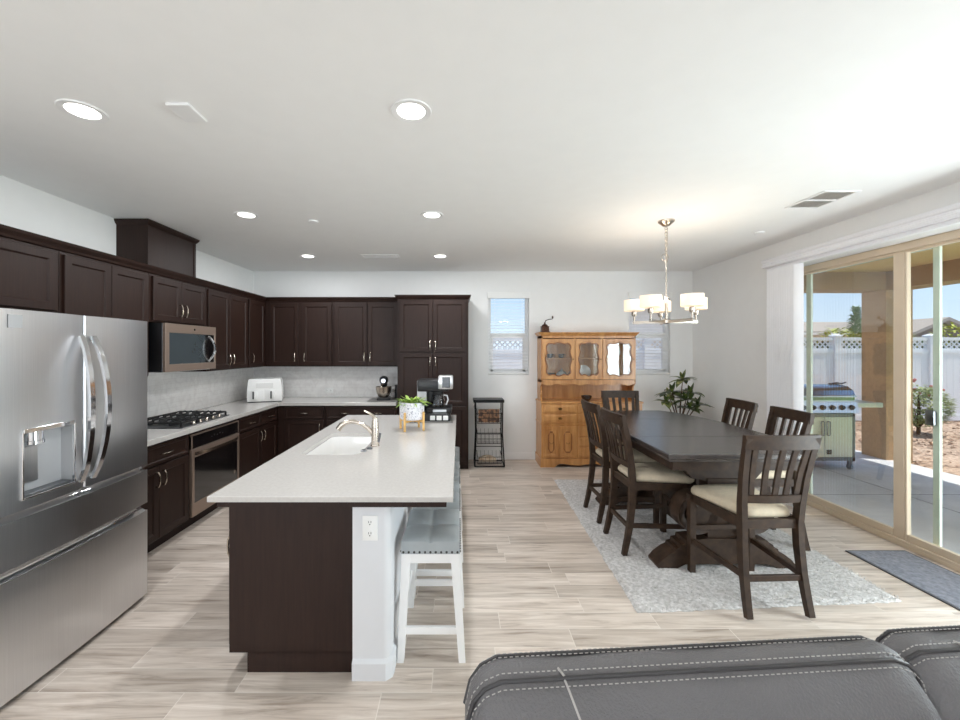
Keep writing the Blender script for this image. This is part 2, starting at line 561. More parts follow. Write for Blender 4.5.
M['lamp_on'] = mat('lit_lamp_lens', (255, 255, 255), 0.5, var=0.0, emit=(255, 250, 242), estr=4.0)
M['grey_mat'] = mat('grey_counter_mat', (120, 118, 116), 0.8, var=0.1, scale=60)
M['cream_pl'] = mat('cream_enamel', (226, 220, 208), 0.2, coat=0.5, var=0.02)
M['lattice_pat'] = mat('patterned_white_cloth', (236, 234, 232), 0.8, scale=45, rgb2=(86, 84, 90), contrast=(0.53, 0.57), detail=0)
M['paper'] = mat('magazine_paper', (150, 110, 80), 0.6, scale=18, rgb2=(60, 40, 32), contrast=(0.45, 0.55))
M['paper_w'] = mat('pale_paper', (222, 206, 184), 0.7, scale=18, rgb2=(180, 150, 120))
M['metal_black'] = mat('black_wire', (24, 24, 25), 0.4, 0.6)
M['bronze'] = mat('dark_bronze', (70, 44, 32), 0.4, 0.7)
M['bowl'] = mat('dark_smoked_bowl', (40, 28, 24), 0.15, coat=0.6)
M['china'] = mat('display_china', (190, 196, 196), 0.15, scale=12, rgb2=(110, 120, 124), coat=0.5)
M['grill_lid'] = mat('grill_lid_steel', (150, 162, 178), 0.22, 1.0, var=0.05)  # blue-grey of the reflected sky is put into the steel colour
M['grill_cab'] = mat('grill_cabinet_steel', (206, 204, 190), 0.35, 0.6, var=0.03)

# ---------------------------------------------------------------- room shell
XL, XR, YB, H = -3.01, 3.42, 6.0, 2.75
YR = -6.5                      # living-room wall behind the camera
DX0, DX1 = 3.42, 3.78          # depth of the sliding-door wall
DY0, DY1, DH = 0.95, 4.50, 2.47
S = struct


def wbox(name, boxes, m, bev=0.0):
    b = MB()
    for q in boxes: b.box(*q, bev)
    return S(b.build(name, m, None, smooth=0))


wbox('floor', [(XL - 0.2, DX0 + 0.185, YR - 0.2, YB + 0.01, -0.1, 0)], M['floor'])
wbox('ceiling', [(XL - 0.2, DX1, YR - 0.2, YB + 0.2, H, H + 0.2)], M['ceiling'])
wbox('wall_left', [(XL - 0.2, XL, YR - 0.2, YB + 0.2, 0, H)], M['wall'])
WZ0, WZ1 = 1.235, 2.44
W1, W2 = (0.425, 1.025), (2.485, 3.09)
wbox('wall_back', [(XL, W1[0], YB, YB + 0.16, 0, H), (W1[1], W2[0], YB, YB + 0.16, 0, H), (W2[1], DX1, YB, YB + 0.16, 0, H),
                   (W1[0], W1[1], YB, YB + 0.16, 0, WZ0), (W1[0], W1[1], YB, YB + 0.16, WZ1, H),
                   (W2[0], W2[1], YB, YB + 0.16, 0, WZ0), (W2[0], W2[1], YB, YB + 0.16, WZ1, H)], M['wall'])
wbox('wall_right', [(DX0, DX1, DY1, YB, 0, H), (DX0, DX1, YR, DY0, 0, H), (DX0, DX1, DY0, DY1, DH, H)], M['wall'])
wbox('wall_rear', [(XL, -2.6, YR - 0.16, YR, 0, H), (3.0, DX1, YR - 0.16, YR, 0, H), (-2.6, 3.0, YR - 0.16, YR, 0, 0.25), (-2.6, 3.0, YR - 0.16, YR, 2.6, H)], M['wall'])
wbox('baseboard_back', [(0.13, XR, YB - 0.014, YB, 0, 0.10)], M['trim'], 0.004)
wbox('baseboard_right', [(XR - 0.014, XR, DY1 + 0.02, YB - 0.014, 0, 0.10)], M['trim'], 0.004)
wbox('baseboard_left', [(XL, XL + 0.014, YR, 1.7, 0, 0.10)], M['trim'], 0.004)

# island knee wall with bullnose corners and its baseboard
b = MB()
r = 0.035
x0, x1, y0, y1 = -0.518, -0.335, 1.995, 4.20
pts = [(x0, y0)] + [(x1 - r + r * math.sin(a), y0 + r - r * math.cos(a)) for a in [PI / 2 * k / 6 for k in range(7)]] + \
      [(x1 - r + r * math.cos(a), y1 - r + r * math.sin(a)) for a in [PI / 2 * k / 6 for k in range(7)]] + [(x0, y1)]
b.loft([[(p[0], p[1], 0) for p in pts], [(p[0], p[1], 0.850) for p in pts]])
S(b.build('wall_island', M['knee']))
b = MB()
o_ = 0.015
pts2 = [(x0, y0 - o_), (x1 - 0.02, y0 - o_), (x1 + o_ - 0.004, y0 + 0.02 - o_ + 0.006), (x1 + o_, y0 + 0.04), (x1 + o_, y1 + o_), (x0, y1 + o_)]
ins = [(x0, y0), (x1 - 0.02, y0), (x1, y0 + 0.02), (x1, y0 + 0.04), (x1, y1), (x0, y1)]
b.loft([[(p[0], p[1], 0) for p in pts2], [(p[0], p[1], 0.082) for p in pts2], [(p[0], p[1], 0.098) for p in ins]])
S(b.build('baseboard_island', M['knee']))

# backsplash tiles on the two kitchen walls
wbox('trim_1', [(XL, XL + 0.008, 2.7, YB, 0.915, 1.40), (XL + 0.008, -0.818, YB - 0.008, YB, 0.915, 1.40)], M['splash'])
bpy.data.objects['trim_1'].name = 'backsplash'

# ---- windows in the back wall


def window(i, X):
    x0, x1 = X
    fr = MB()
    y = YB + 0.07
    f = 0.045
    fr.box(x0, x0 + f, y, y + 0.06, WZ0, WZ1, 0.004); fr.box(x1 - f, x1, y, y + 0.06, WZ0, WZ1, 0.004)
    fr.box(x0 + f, x1 - f, y, y + 0.06, WZ0, WZ0 + f, 0.004); fr.box(x0 + f, x1 - f, y, y + 0.06, WZ1 - f, WZ1, 0.004)
    zm = 1.815
    o = S(fr.build('window_%d' % i, M['trim']))
    W[o.name] = Matrix.Identity(4)
    s = MB()
    s.box(x0 + f, x1 - f, y - 0.01, y + 0.03, zm - 0.035, zm + 0.035, 0.004)
    s.box(x0 + f, x0 + f + 0.035, y - 0.005, y + 0.03, WZ0 + f, zm - 0.03, 0.003); s.box(x1 - f - 0.035, x1 - f, y - 0.005, y + 0.03, WZ0 + f, zm - 0.03, 0.003)
    s.box(x0 + f, x1 - f, y - 0.005, y + 0.03, WZ0 + f, WZ0 + f + 0.04, 0.003)
    s.build('sash', M['trim'], o)
    g = MB()
    g.box(x0 + f, x1 - f, y + 0.035, y + 0.039, WZ0 + f, WZ1 - f)
    g.build('glass', M['clear'], o)


window(1, W1)
window(2, W2)

# ---- sliding patio door
b = MB()
dy0, dy1 = DY0, DY1
X0, X1 = 3.60, 3.74
b.box(X0, X1, dy0, dy1, DH - 0.062, DH, 0.004)
b.box(X0, X1, dy1 - 0.05, dy1, 0, DH - 0.06, 0.004); b.box(X0, X1, dy0, dy0 + 0.05, 0, DH - 0.06, 0.004)
b.box(X0, X1, dy0 + 0.05, dy1 - 0.05, 0.0, 0.03, 0.003)
b.box(X0 + 0.0, X0 + 0.018, dy0 + 0.05, dy1 - 0.05, 0.03, 0.055, 0.003); b.box(X0 + 0.055, X0 + 0.07, dy0 + 0.05, dy1 - 0.05, 0.03, 0.05, 0.002); b.box(X1 - 0.02, X1, dy0 + 0.05, dy1 - 0.05, 0.03, 0.05, 0.003)
door = S(b.build('door_1', M['vinyl_tan']))
W[door.name] = Matrix.Identity(4)


def door_panel(ya, yb, x, st, m, name='door_panel'):
    q = MB()
    q.box(x, x + 0.035, ya, ya + st, 0.05, DH - 0.062, 0.004); q.box(x, x + 0.035, yb - st, yb, 0.05, DH - 0.062, 0.004)
    q.box(x, x + 0.035, ya + st, yb - st, DH - 0.062 - 0.02, DH - 0.062, 0.004); q.box(x, x + 0.035, ya + st, yb - st, 0.05, 0.11, 0.004)
    o = q.build(name, m, door)
    g = MB(); g.box(x + 0.015, x + 0.02, ya + st, yb - st, 0.11, DH - 0.082)
    g.build('glass_pane', M['door_glass'], o)
    return o


door_panel(3.335, DY1 - 0.05, X0 + 0.02, 0.085, M['vinyl_tan'])
door_panel(2.10, 3.333, X0 + 0.02, 0.02, M['vinyl_tan'])
door_panel(DY0 + 0.05, 2.16, X0 + 0.06, 0.06, M['vinyl_tan'])
# slim outer sliding panel pushed back behind the fixed pane, pale green glass edges
q = MB()
x = X0 + 0.10
q.box(x, x + 0.022, 3.155, 3.203, 0.05, DH - 0.062, 0.003); q.box(x, x + 0.022, 4.31, 4.37, 0.05, DH - 0.062, 0.003)
q.box(x, x + 0.022, 3.203, 4.31, DH - 0.075, DH - 0.062); q.box(x, x + 0.022, 3.203, 4.31, 0.05, 0.062)
sp = q.build('sliding_panel', M['green_edge'], door)
q = MB(); q.box(x - 0.03, x, 3.17, 3.235, 1.01, 1.13, 0.012, 2); q.box(x + 0.022, x + 0.045, 3.17, 3.235, 1.01, 1.13, 0.01)
q.build('door_handle', M['steel_dark'], sp)

# ---------------------------------------------------------------- outdoors
GZ = -0.06
wbox('ground_patio', [(DX1, 6.35, -3, 6.95, -0.3, GZ), (DX1, 6.60, -3, 6.95, -0.32, GZ - 0.002)], M['concrete'])
bpy.data.objects['ground_patio'].name = 'patio_slab'
wbox('ground_bed', [(-8, 30, 6.15, 60, -0.4, GZ - 0.05), (6.6, 30, -3, 6.15, -0.4, GZ - 0.05)], M['mulch'])
bpy.data.objects['ground_bed'].name = 'planting_bed'
b = MB()
pl = [(6.95, -2), (6.95, 4.2), (7.05, 5.2), (7.3, 5.8), (7.8, 6.15), (8.6, 6.3), (10, 6.35), (14, 6.4), (14, -2)]
b.loft([[(p[0], p[1], GZ - 0.05) for p in pl], [(p[0], p[1], GZ - 0.01) for p in pl]])
tag(b.build('lawn', M['lawn'], smooth=0), 'bright green lawn curving beyond the patio edge', 'lawn', kind='stuff')
wbox('patio_ceiling', [(DX1, 7.1, -3, 7.0, 2.78, 2.95)], M['patio_ceil'])
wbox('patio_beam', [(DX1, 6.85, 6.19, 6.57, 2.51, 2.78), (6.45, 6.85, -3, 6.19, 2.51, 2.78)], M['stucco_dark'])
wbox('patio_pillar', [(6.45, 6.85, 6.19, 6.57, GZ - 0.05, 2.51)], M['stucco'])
# joints cut in the slab are thin dark strips
b = MB(); b.box(DX1, 6.35, 4.70, 4.712, GZ, GZ + 0.0015); b.box(DX1, 6.35, 3.0, 3.012, GZ, GZ + 0.0015); b.box(5.1, 5.112, -3, 6.9, GZ, GZ + 0.0015)
S(b.build('trim_2', M['steel_dark'], smooth=0))

# bark chips
b = MB()
for i in range(2600):
    x, y = random.uniform(6.7, 12.5), random.uniform(5.6, 9.7)
    if y < 6.6 and x > 6.9 : 
        if not (x < 7.4 and y > 5.9): continue
    a = random.uniform(0, PI); l_, w_ = random.uniform(0.02, 0.06), random.uniform(0.008, 0.02)
    z = GZ - 0.045 + random.uniform(0, 0.02); t = random.uniform(-0.015, 0.015)
    ca, sa = math.cos(a), math.sin(a)
    b.poly([(x - ca * l_ + sa * w_, y - sa * l_ - ca * w_, z - t), (x + ca * l_ + sa * w_, y + sa * l_ - ca * w_, z + t), (x + ca * l_ - sa * w_, y + sa * l_ + ca * w_, z + t + 0.006), (x - ca * l_ - sa * w_, y - sa * l_ + ca * w_, z - t + 0.006)])
tag(b.build('bark_chips', M['chip'], smooth=0, recalc=False), 'loose bark chips covering the planting bed by the fence', 'mulch', kind='stuff')

# white vinyl fence: posts, solid panels and lattice tops
FY, FB, FT = 9.8, GZ - 0.05, 1.90
fence = thing('garden_fence', 'long white vinyl privacy fence with lattice top beyond the patio', 'fence', (8, FY, FB))
PX = [9.0 + 2.26 * k for k in range(-6, 5)]
for px in PX:
    p = MB(); p.box(px - 0.075, px + 0.075, FY - 0.075, FY + 0.075, FB, FT + 0.02)
    p.loft([[(px - 0.095, FY - 0.095, FT + 0.02), (px + 0.095, FY - 0.095, FT + 0.02), (px + 0.095, FY + 0.095, FT + 0.02), (px - 0.095, FY + 0.095, FT + 0.02)],
            [(px - 0.095, FY - 0.095, FT + 0.045), (px + 0.095, FY - 0.095, FT + 0.045), (px + 0.095, FY + 0.095, FT + 0.045), (px - 0.095, FY + 0.095, FT + 0.045)],
            [(px - 0.01, FY - 0.01, FT + 0.09), (px + 0.01, FY - 0.01, FT + 0.09), (px + 0.01, FY + 0.01, FT + 0.09), (px - 0.01, FY + 0.01, FT + 0.09)]])
    p.build('post', M['fence'], fence, smooth=0)
for xa, xb in zip(PX, PX[1:]):
    xa += 0.075; xb -= 0.075
    p = MB()
    n = 14
    for k in range(n):
        a = xa + (xb - xa) * k / n; c = xa + (xb - xa) * (k + 1) / n
        p.box(a, c, FY - 0.02, FY + 0.02, FB + 0.1, 1.53, 0.004)
    p.box(xa, xb, FY - 0.04, FY + 0.04, FB + 0.03, FB + 0.16); p.box(xa, xb, FY - 0.035, FY + 0.035, 1.52, 1.60)
    p.build('board_panel', M['fence'], fence, smooth=0)
    q = MB()
    z0, z1 = 1.60, FT - 0.05
    hh = z1 - z0
    st = 0.125
    k = xa - hh
    while k < xb:
        for sgn in (1, -1):
            a0, a1 = (k, k + hh) if sgn > 0 else (k + hh, k)
            P0, P1 = Vector((a0, FY + 0.006 * sgn, z0)), Vector((a1, FY + 0.006 * sgn, z1))
            d = P1 - P0
            t0, t1 = 0.0, 1.0
            for lim, s_ in ((xa, 1), (xb, -1)):
                fa, fb = (P0.x - lim) * s_, (P1.x - lim) * s_
                if fa < 0 and fb < 0: t0, t1 = 1, 0
                elif fa < 0: t0 = max(t0, fa / (fa - fb))
                elif fb < 0: t1 = min(t1, fa / (fa - fb))
            if t1 - t0 > 0.02:
                q.bar([P0 + d * t0, P0 + d * t1], 0.01, 0.03, (0, 1, 0))
        k += st
    q.box(xa, xb, FY - 0.02, FY + 0.02, z0, z0 + 0.03); q.box(xa, xb, FY - 0.03, FY + 0.03, z1 - 0.02, FT)
    q.build('lattice', M['fence'], fence, smooth=0)


def foliage(b, c, rx, ry, rz, n, ls, shape='ball'):
    for i in range(n):
        u, a, k = random.uniform(-1, 1), random.uniform(0, 2 * PI), random.uniform(0.55, 1) ** 0.5
        rr = math.sqrt(1 - u * u)
        if shape == 'cone':
            t = random.random() ** 1.3
            rr = (1 - t) * 0.95 + 0.05; u = 2 * t - 1
        p = Vector((c[0] + rx * rr * k * math.cos(a), c[1] + ry * rr * k * math.sin(a), c[2] + rz * u * (k if shape == 'ball' else 1)))
        d = Vector((math.cos(a), math.sin(a), random.uniform(-0.3, 0.9 if shape == 'ball' else 2.0)))
        b.leaf(p, d, ls * random.uniform(0.7, 1.3), ls * 0.45, droop=0.2, seg=2)


def shrub(name, label, cat, x, y, z0, rx, ry, h, n, ls, m, shape='ball', group=None, trunk=True, zb=0.25):
    t = thing(name, label, cat, (x, y, z0), group=group)
    st = MB(); st.tube([(x, y, z0), (x + 0.01, y, z0 + h * 0.4), (x, y, z0 + h * 0.8)], [0.035, 0.03, 0.012], 6)
    for k in range(5):
        a = k * 1.26
        st.tube([(x, y, z0 + 0.12 * h), (x + rx * 0.6 * math.cos(a), y + ry * 0.6 * math.sin(a), z0 + h * 0.55)], [0.015, 0.006], 5)
    st.build('stem', M['bark'], t)
    f = MB(); foliage(f, (x, y, z0 + h * (0.5 + zb / 2)), rx, ry, h * (0.5 - zb / 2), n, ls, shape)
    f.build('foliage', m, t, smooth=0, recalc=False)
    return t


G0 = GZ - 0.05
shrub('cypress_tree', 'narrow pointed dark green cypress rising above the fence', 'tree', 12.0, 12.4, G0, 0.36, 0.36, 3.0, 1500, 0.16, M['leaf_cypress'], 'cone', zb=0.1)
shrub('yellow_shrub', 'yellow green shrub between the white roofs and the cypress', 'shrub', 10.7, 11.6, G0, 0.55, 0.4, 2.35, 700, 0.16, M['leaf_yellow'], zb=0.5)
shrub('green_shrub', 'small green shrub showing over the fence beside the blinds', 'shrub', 10.2, 12.8, G0, 0.45, 0.4, 2.15, 450, 0.15, M['leaf_rose'], zb=0.5)
shrub('yellow_shrub', 'yellow green shrub behind the fence under the dark gable, beside its post', 'shrub', 12.3, 11.5, G0, 0.55, 0.4, 2.2, 600, 0.16, M['leaf_yellow'], zb=0.5)
shrub('yellow_shrub', 'tall yellow green shrub behind the fence at the photo\'s edge', 'shrub', 14.0, 11.6, G0, 0.6, 0.4, 2.45, 700, 0.16, M['leaf_yellow'], zb=0.5)
rose = shrub('rose_bush', 'leafy rose bush with a few pink blooms growing in the bark bed', 'shrub', 9.3, 8.3, G0, 0.52, 0.42, 1.0, 2400, 0.085, M['leaf_rose'], zb=0.15)
bl = MB()
for k in range(16):
    a, rr = random.uniform(0, 6.28), random.uniform(0.1, 0.42)
    bl.sphere((9.35 + rr * math.cos(a), 8.3 + rr * math.sin(a), G0 + random.uniform(0.75, 1.12)), 0.03, n=7, m=4)
bl.build('bloom', M['petal'], rose)

hd = thing('hedge', 'dark green hedge growing close behind the lattice of the fence', 'hedge', (11.5, 10.7, G0))
st = MB()
for k in range(9): st.tube([(8.0 + k * 0.9, 10.7, G0), (8.05 + k * 0.9, 10.7, G0 + 1.3)], [0.03, 0.015], 6)
st.build('stem', M['bark'], hd)
f = MB()
for i in range(2600):
    f.leaf((random.uniform(7.6, 15.6), 10.7 + random.uniform(-0.3, 0.3), G0 + random.uniform(1.2, 1.93)), (random.uniform(-1, 1), random.uniform(-1, 0.4), random.uniform(-0.2, 0.8)), 0.17, 0.09, droop=0.2, seg=2)
f.build('foliage', M['leaf_hedge'], hd, smooth=0, recalc=False)


def house(name, label, x0, x1, y0, y1, ze, zr, rm, gable=True, gm=None):
    t = thing(name, label, 'house', ((x0 + x1) / 2, (y0 + y1) / 2, G0))
    w = MB(); w.box(x0, x1, y0, y1, G0, ze); w.build('walls', M['house'], t, smooth=0)
    r_ = MB(); xm, ym = (x0 + x1) / 2, (y0 + y1) / 2
    e_ = 0.5
    if gable:   # gable facing us
        r_.loft([[(x0 - e_, y0 - e_, ze - 0.1), (xm, y0 - e_, zr), (x1 + e_, y0 - e_, ze - 0.1), (x1 + e_, y0 - e_, ze + 0.12), (xm, y0 - e_, zr + 0.22), (x0 - e_, y0 - e_, ze + 0.12)],
                 [(x0 - e_, y1 + e_, ze - 0.1), (xm, y1 + e_, zr), (x1 + e_, y1 + e_, ze - 0.1), (x1 + e_, y1 + e_, ze + 0.12), (xm, y1 + e_, zr + 0.22), (x0 - e_, y1 + e_, ze + 0.12)]])
    else:       # hip
        q_ = min((y1 - y0) / 2, (x1 - x0) / 2 - 0.5)
        r_.loft([[(x0 - e_, y0 - e_, ze - 0.1), (x1 + e_, y0 - e_, ze - 0.1), (x1 + e_, y1 + e_, ze - 0.1), (x0 - e_, y1 + e_, ze - 0.1)],
                 [(x0 - e_, y0 - e_, ze + 0.1), (x1 + e_, y0 - e_, ze + 0.1), (x1 + e_, y1 + e_, ze + 0.1), (x0 - e_, y1 + e_, ze + 0.1)],
                 [(x0 + q_, ym - 0.05, zr), (x1 - q_, ym - 0.05, zr), (x1 - q_, ym + 0.05, zr), (x0 + q_, ym + 0.05, zr)]])
    r_.build('roof', rm, t, smooth=0)
    if gable:
        gw = MB(); gw.loft([[(x0, y0, ze), (x1, y0, ze), (xm, y0, zr - 0.05)], [(x0, y0 + 0.2, ze), (x1, y0 + 0.2, ze), (xm, y0 + 0.2, zr - 0.05)]])
        gw.build('gable', gm or M['roof_dark'], t, smooth=0)
    f_ = MB(); f_.box(x0 - e_, x1 + e_, y0 - e_ - 0.04, y0 - e_, ze - 0.14, ze + 0.02)
    if not gable: f_.build('fascia', M['house_w'], t, smooth=0)
    else: f_.bm.free()
    return t


house('house', 'low pale house with a white eave seen beside the blinds', 19.5, 27.0, 28, 36, 2.75, 3.9, M['roof'], False)
house('house', 'house with a dark brown gable seen over the fence through the door', 30.6, 35.2, 28, 36, 2.5, 3.6, M['roof'], True)
house('house', 'wide low grey tile roof on the skyline past the cypress', 29.0, 52.0, 40, 48, 3.2, 4.6, M['roof'], False)
house('house', 'neighbouring house with a broad gable seen through the blinds over the hutch', 6.6, 11.2, 20, 28, 2.4, 3.9, M['roof'], True, M['house_w'])

# ---------------------------------------------------------------- kitchen cabinets
ESP = M['espresso']


def cabinet(name, label, d, at, u0, u1, v0, v1, depth, fronts, toe=0.0, group=None, cat='cabinet', body_bev=0.002):
    """fronts: (kind, u0, u1, v0, v1, pulls); pulls = list of (u, v, vertical)"""
    F = facing(d, at)
    mid = F @ Vector(((u0 + u1) / 2, v0, -depth / 2))
    t = thing(name, label, cat, tuple(mid), group=group)
    b = MB(F)
    b.box(u0, u1, v0 + toe, v1, -depth, 0, body_bev)
    if toe: b.box(u0, u1, v0, v0 + toe, -depth, -0.065)
    b.build('body', ESP, t, smooth=0)
    for kind, a0, a1, c0, c1, pulls in fronts:
        p = MB(F)
        p.panel(a0, a1, c0, c1, 0.02, 0.05 if kind == 'door' else 0.02, 0.010, 0.010)
        o = p.build(kind, ESP, t, smooth=0)
        for (pu, pv, vert) in pulls:
            h = MB(F); h.pull(pu, pv, 0.11, 0.019, vert)
            h.build('handle', M['nickel'], o)
    return t


def pair(u0, u1, v0, v1, top=True, m=0.02, pulls=True):
    c = (u0 + u1) / 2
    pv = (v1 - 0.10) if top else (v0 + 0.11)
    return [('door', u0 + m, c - 0.0025, v0, v1, [(c - 0.035, pv, True)] if pulls else []),
            ('door', c + 0.0025, u1 - m, v0, v1, [(c + 0.035, pv, True)] if pulls else [])]


UX, UT, UB = -2.68, 2.265, 1.372
UD = 0.318
A = 'upper wall cabinets'
# uppers on the left wall
cabinet('upper_cabinet', 'dark wood cabinet above the fridge door with the water dispenser', '+x', UX, 1.70, 2.745, 1.84, UT, UD, [('door', 1.72, 2.2, 1.86, UT - 0.02, []), ('door', 2.205, 2.715, 1.86, UT - 0.02, [])], group=A)
cabinet('upper_cabinet', 'dark wood double-door upper cabinet between the fridge top and the microwave', '+x', UX, 2.75, 3.535, UB, UT, UD, pair(2.75, 3.535, UB + 0.01, UT - 0.02, False), group=A)
cabinet('upper_cabinet', 'short dark wood double-door cabinet directly above the microwave', '+x', UX, 3.54, 4.335, 1.845, UT, UD, pair(3.54, 4.335, 1.86, UT - 0.02, False, 0.03), group=A)
cabinet('upper_cabinet', 'tall dark wood double-door upper cabinet just beyond the microwave', '+x', UX, 4.34, 5.19, UB, UT, UD, pair(4.34, 5.19, UB + 0.01, UT - 0.02, False), group=A)
cabinet('upper_cabinet', 'dark wood single-door upper cabinet ending in the kitchen corner', '+x', UX, 5.195, 5.992, UB, UT, UD, [('door', 5.21, 5.62, UB + 0.01, UT - 0.02, [(5.255, UB + 0.12, True)])], group=A)
UY = 5.66
cabinet('upper_cabinet', 'dark wood back-wall cabinet with two doors next to the corner', '-y', UY, -2.675, -1.745, UB, UT, UD,
        [('door', -2.60, -2.215, UB + 0.015, UT - 0.02, [(-2.25, UB + 0.13, True)]), ('door', -2.16, -1.76, UB + 0.015, UT - 0.02, [(-2.12, UB + 0.13, True)])], group=A)
cabinet('upper_cabinet', 'dark wood back-wall cabinet with two doors beside the tall pantry', '-y', UY, -1.74, -0.822, UB, UT, UD,
        [('door', -1.71, -1.268, UB + 0.015, UT - 0.02, [(-1.30, UB + 0.13, True)]), ('door', -1.255, -0.84, UB + 0.015, UT - 0.02, [(-1.22, UB + 0.13, True)])], group=A)
# crown moulding over the uppers
b = MB()
prof = [(0, 0), (0.012, 0.004), (0.018, 0.02), (0.04, 0.042), (0.046, 0.06), (-0.02, 0.06), (-0.02, 0)]
z = UT
path = [(UX, 1.68, 1, 0), (UX, UY, 1, -1), (-0.822, UY, 0, -1)]
b.loft([[(px + q * ox, py + q * oy, z + w) for q, w in prof] for px, py, ox, oy in path])
S(b.build('trim_3', ESP, smooth=0))
bpy.data.objects['trim_3'].name = 'crown_moulding'

# hood chase cabinet rising to the ceiling above the microwave
t = thing('vent_chase', 'dark wood box above the upper cabinets reaching the ceiling', 'cabinet', (-2.87, 3.93, UT))
b = MB(); b.box(XL, -2.74, 3.60, 4.26, UT + 0.001, 2.70); b.box(-2.745, -2.732, 3.60, 3.63, UT + 0.06, 2.70, 0.002); b.box(-2.745, -2.732, 4.23, 4.26, UT + 0.06, 2.70, 0.002)
b.build('body', ESP, t, smooth=0)
b = MB()
prof = [(0, 0), (0.006, 0.006), (0.022, 0.028), (0.026, 0.046)]
b.loft([[(XL, 3.60 - q, 2.70 + w), (-2.735 + q, 3.60 - q, 2.70 + w), (-2.735 + q, 4.26 + q, 2.70 + w), (XL, 4.26 + q, 2.70 + w)] for q, w in prof])
b.build('crown', ESP, t, smooth=0)

# base cabinets
BX, BT, TOE = -2.385, 0.872, 0.10
BD = 0.62
B_ = 'base cabinets'
cabinet('base_cabinet', 'dark wood base cabinet squeezed between the fridge and the oven', '+x', BX, 2.86, 3.615, 0, BT, BD,
        [('drawer', 2.88, 3.59, 0.70, 0.855, [(3.30, 0.775, False)])] + pair(2.86, 3.61, 0.115, 0.685), TOE, B_)
cabinet('base_cabinet', 'dark wood base cabinet beside the oven with two small drawers over two doors', '+x', BX, 4.405, 5.40, 0, BT, BD,
        [('drawer', 4.425, 4.895, 0.70, 0.855, [(4.66, 0.775, False)]), ('drawer', 4.905, 5.33, 0.70, 0.855, [(5.12, 0.775, False)]),
         ('door', 4.425, 4.895, 0.115, 0.685, [(4.86, 0.58, True)]), ('door', 4.905, 5.33, 0.115, 0.685, [(4.94, 0.58, True)])], TOE, B_)
BY = 5.385
cabinet('base_cabinet', 'dark wood back-wall base cabinet in the corner, one drawer wide', '-y', BY, -2.38, -1.76, 0, BT, 0.60,
        [('drawer', -2.28, -1.775, 0.70, 0.855, [(-2.03, 0.775, False)]), ('door', -2.28, -1.775, 0.115, 0.685, [(-1.82, 0.58, True)])], TOE, B_)
cabinet('base_cabinet', 'dark wood back-wall base cabinet with a wide two-pull drawer beside the pantry', '-y', BY, -1.755, -0.822, 0, BT, 0.60,
        [('drawer', -1.74, -0.84, 0.70, 0.855, [(-1.50, 0.775, False), (-1.07, 0.775, False)])] + pair(-1.755, -0.825, 0.115, 0.685), TOE, B_)
# oven housing
t = thing('oven_housing', 'dark wood surround holding the built-in oven under the cooktop', 'cabinet', (-2.69, 4.01, 0))
b = MB(); b.box(-3.005, BX, 3.618, 3.63, TOE, BT); b.box(-3.005, BX, 4.39, 4.402, TOE, BT); b.box(-3.005, BX, 3.63, 4.39, 0.835, BT); b.box(-3.005, BX, 3.63, 4.39, TOE, 0.115); b.box(-3.005, BX - 0.065, 3.618, 4.402, 0, TOE)
b.build('body', ESP, t, smooth=0)
# tall pantry
PY = 5.45
cabinet('pantry_cabinet', 'tall dark wood pantry cabinet with stacked pairs of doors', '-y', PY, -0.818, 0.125, 0, 2.275, 0.545,
        [('door', -0.785, -0.352, 1.575, 2.255, [(-0.385, 1.66, True)]), ('door', -0.344, 0.092, 1.575, 2.255, [(-0.31, 1.66, True)]),
         ('door', -0.785, -0.352, 0.87, 1.555, [(-0.385, 1.45, True)]), ('door', -0.344, 0.092, 0.87, 1.555, [(-0.31, 1.45, True)]),
         ('door', -0.785, -0.352, 0.12, 0.85, [(-0.385, 0.75, True)]), ('door', -0.344, 0.092, 0.12, 0.85, [(-0.31, 0.75, True)])], 0.08)
pantry = [o for o in COL.objects if o.name.startswith('pantry_cabinet')][0]
b = MB()
prof = [(0, 0), (0.008, 0.004), (0.03, 0.035), (0.036, 0.055)]
b.loft([[(-0.818 - q, 5.99, 2.275 + w), (-0.818 - q, PY - q, 2.275 + w), (0.125 + q, PY - q, 2.275 + w), (0.125 + q, 5.99, 2.275 + w)] for q, w in prof])
b.build('crown', ESP, pantry, smooth=0)

# L-shaped worktop
b = MB()
cx, cy = -2.345, 5.345
poly = [(-3.0, 2.70), (cx, 2.70), (cx, cy), (-0.822, cy), (-0.822, 5.99), (-3.0, 5.99)]
e_ = 0.003
b.loft([[(p[0], p[1], 0.8735) for p in poly], [(p[0], p[1], 0.912) for p in poly], [(p[0] - (e_ if p[0] == cx else 0), p[1] + (e_ if p[1] == cy else 0), 0.915) for p in poly]])
tag(b.build('worktop', M['quartz'], smooth=0), 'long L-shaped white worktop running along the kitchen walls', 'countertop')

# ---------------------------------------------------------------- island
IX0, IX1, IY0, IY1 = -1.178, -0.028, 1.915, 4.325
isl = thing('island_cabinet', 'dark wood kitchen island cabinet with a plain end panel', 'kitchen island', (-0.83, 3.1, 0))
b = MB()
for q in ((-1.135, -0.522, 2.05, 2.64, 0.10, 0.850), (-1.135, -0.522, 3.42, 4.2, 0.10, 0.850), (-1.135, -1.075, 2.64, 3.42, 0.10, 0.850), (-0.64, -0.522, 2.64, 3.42, 0.10, 0.850), (-1.075, -0.64, 2.64, 3.42, 0.10, 0.13)): b.box(*q)
b.box(-1.05, -0.522, 2.052, 4.195, 0, 0.10)
b.build('body', ESP, isl, smooth=0)
b = MB(); b.box(-1.14, -0.521, 2.035, 2.05, 0.098, 0.850); b.box(-1.05, -0.521, 2.035, 2.05, 0, 0.1); b.build('end_panel', ESP, isl, smooth=0)
F = facing('-x', -1.137)
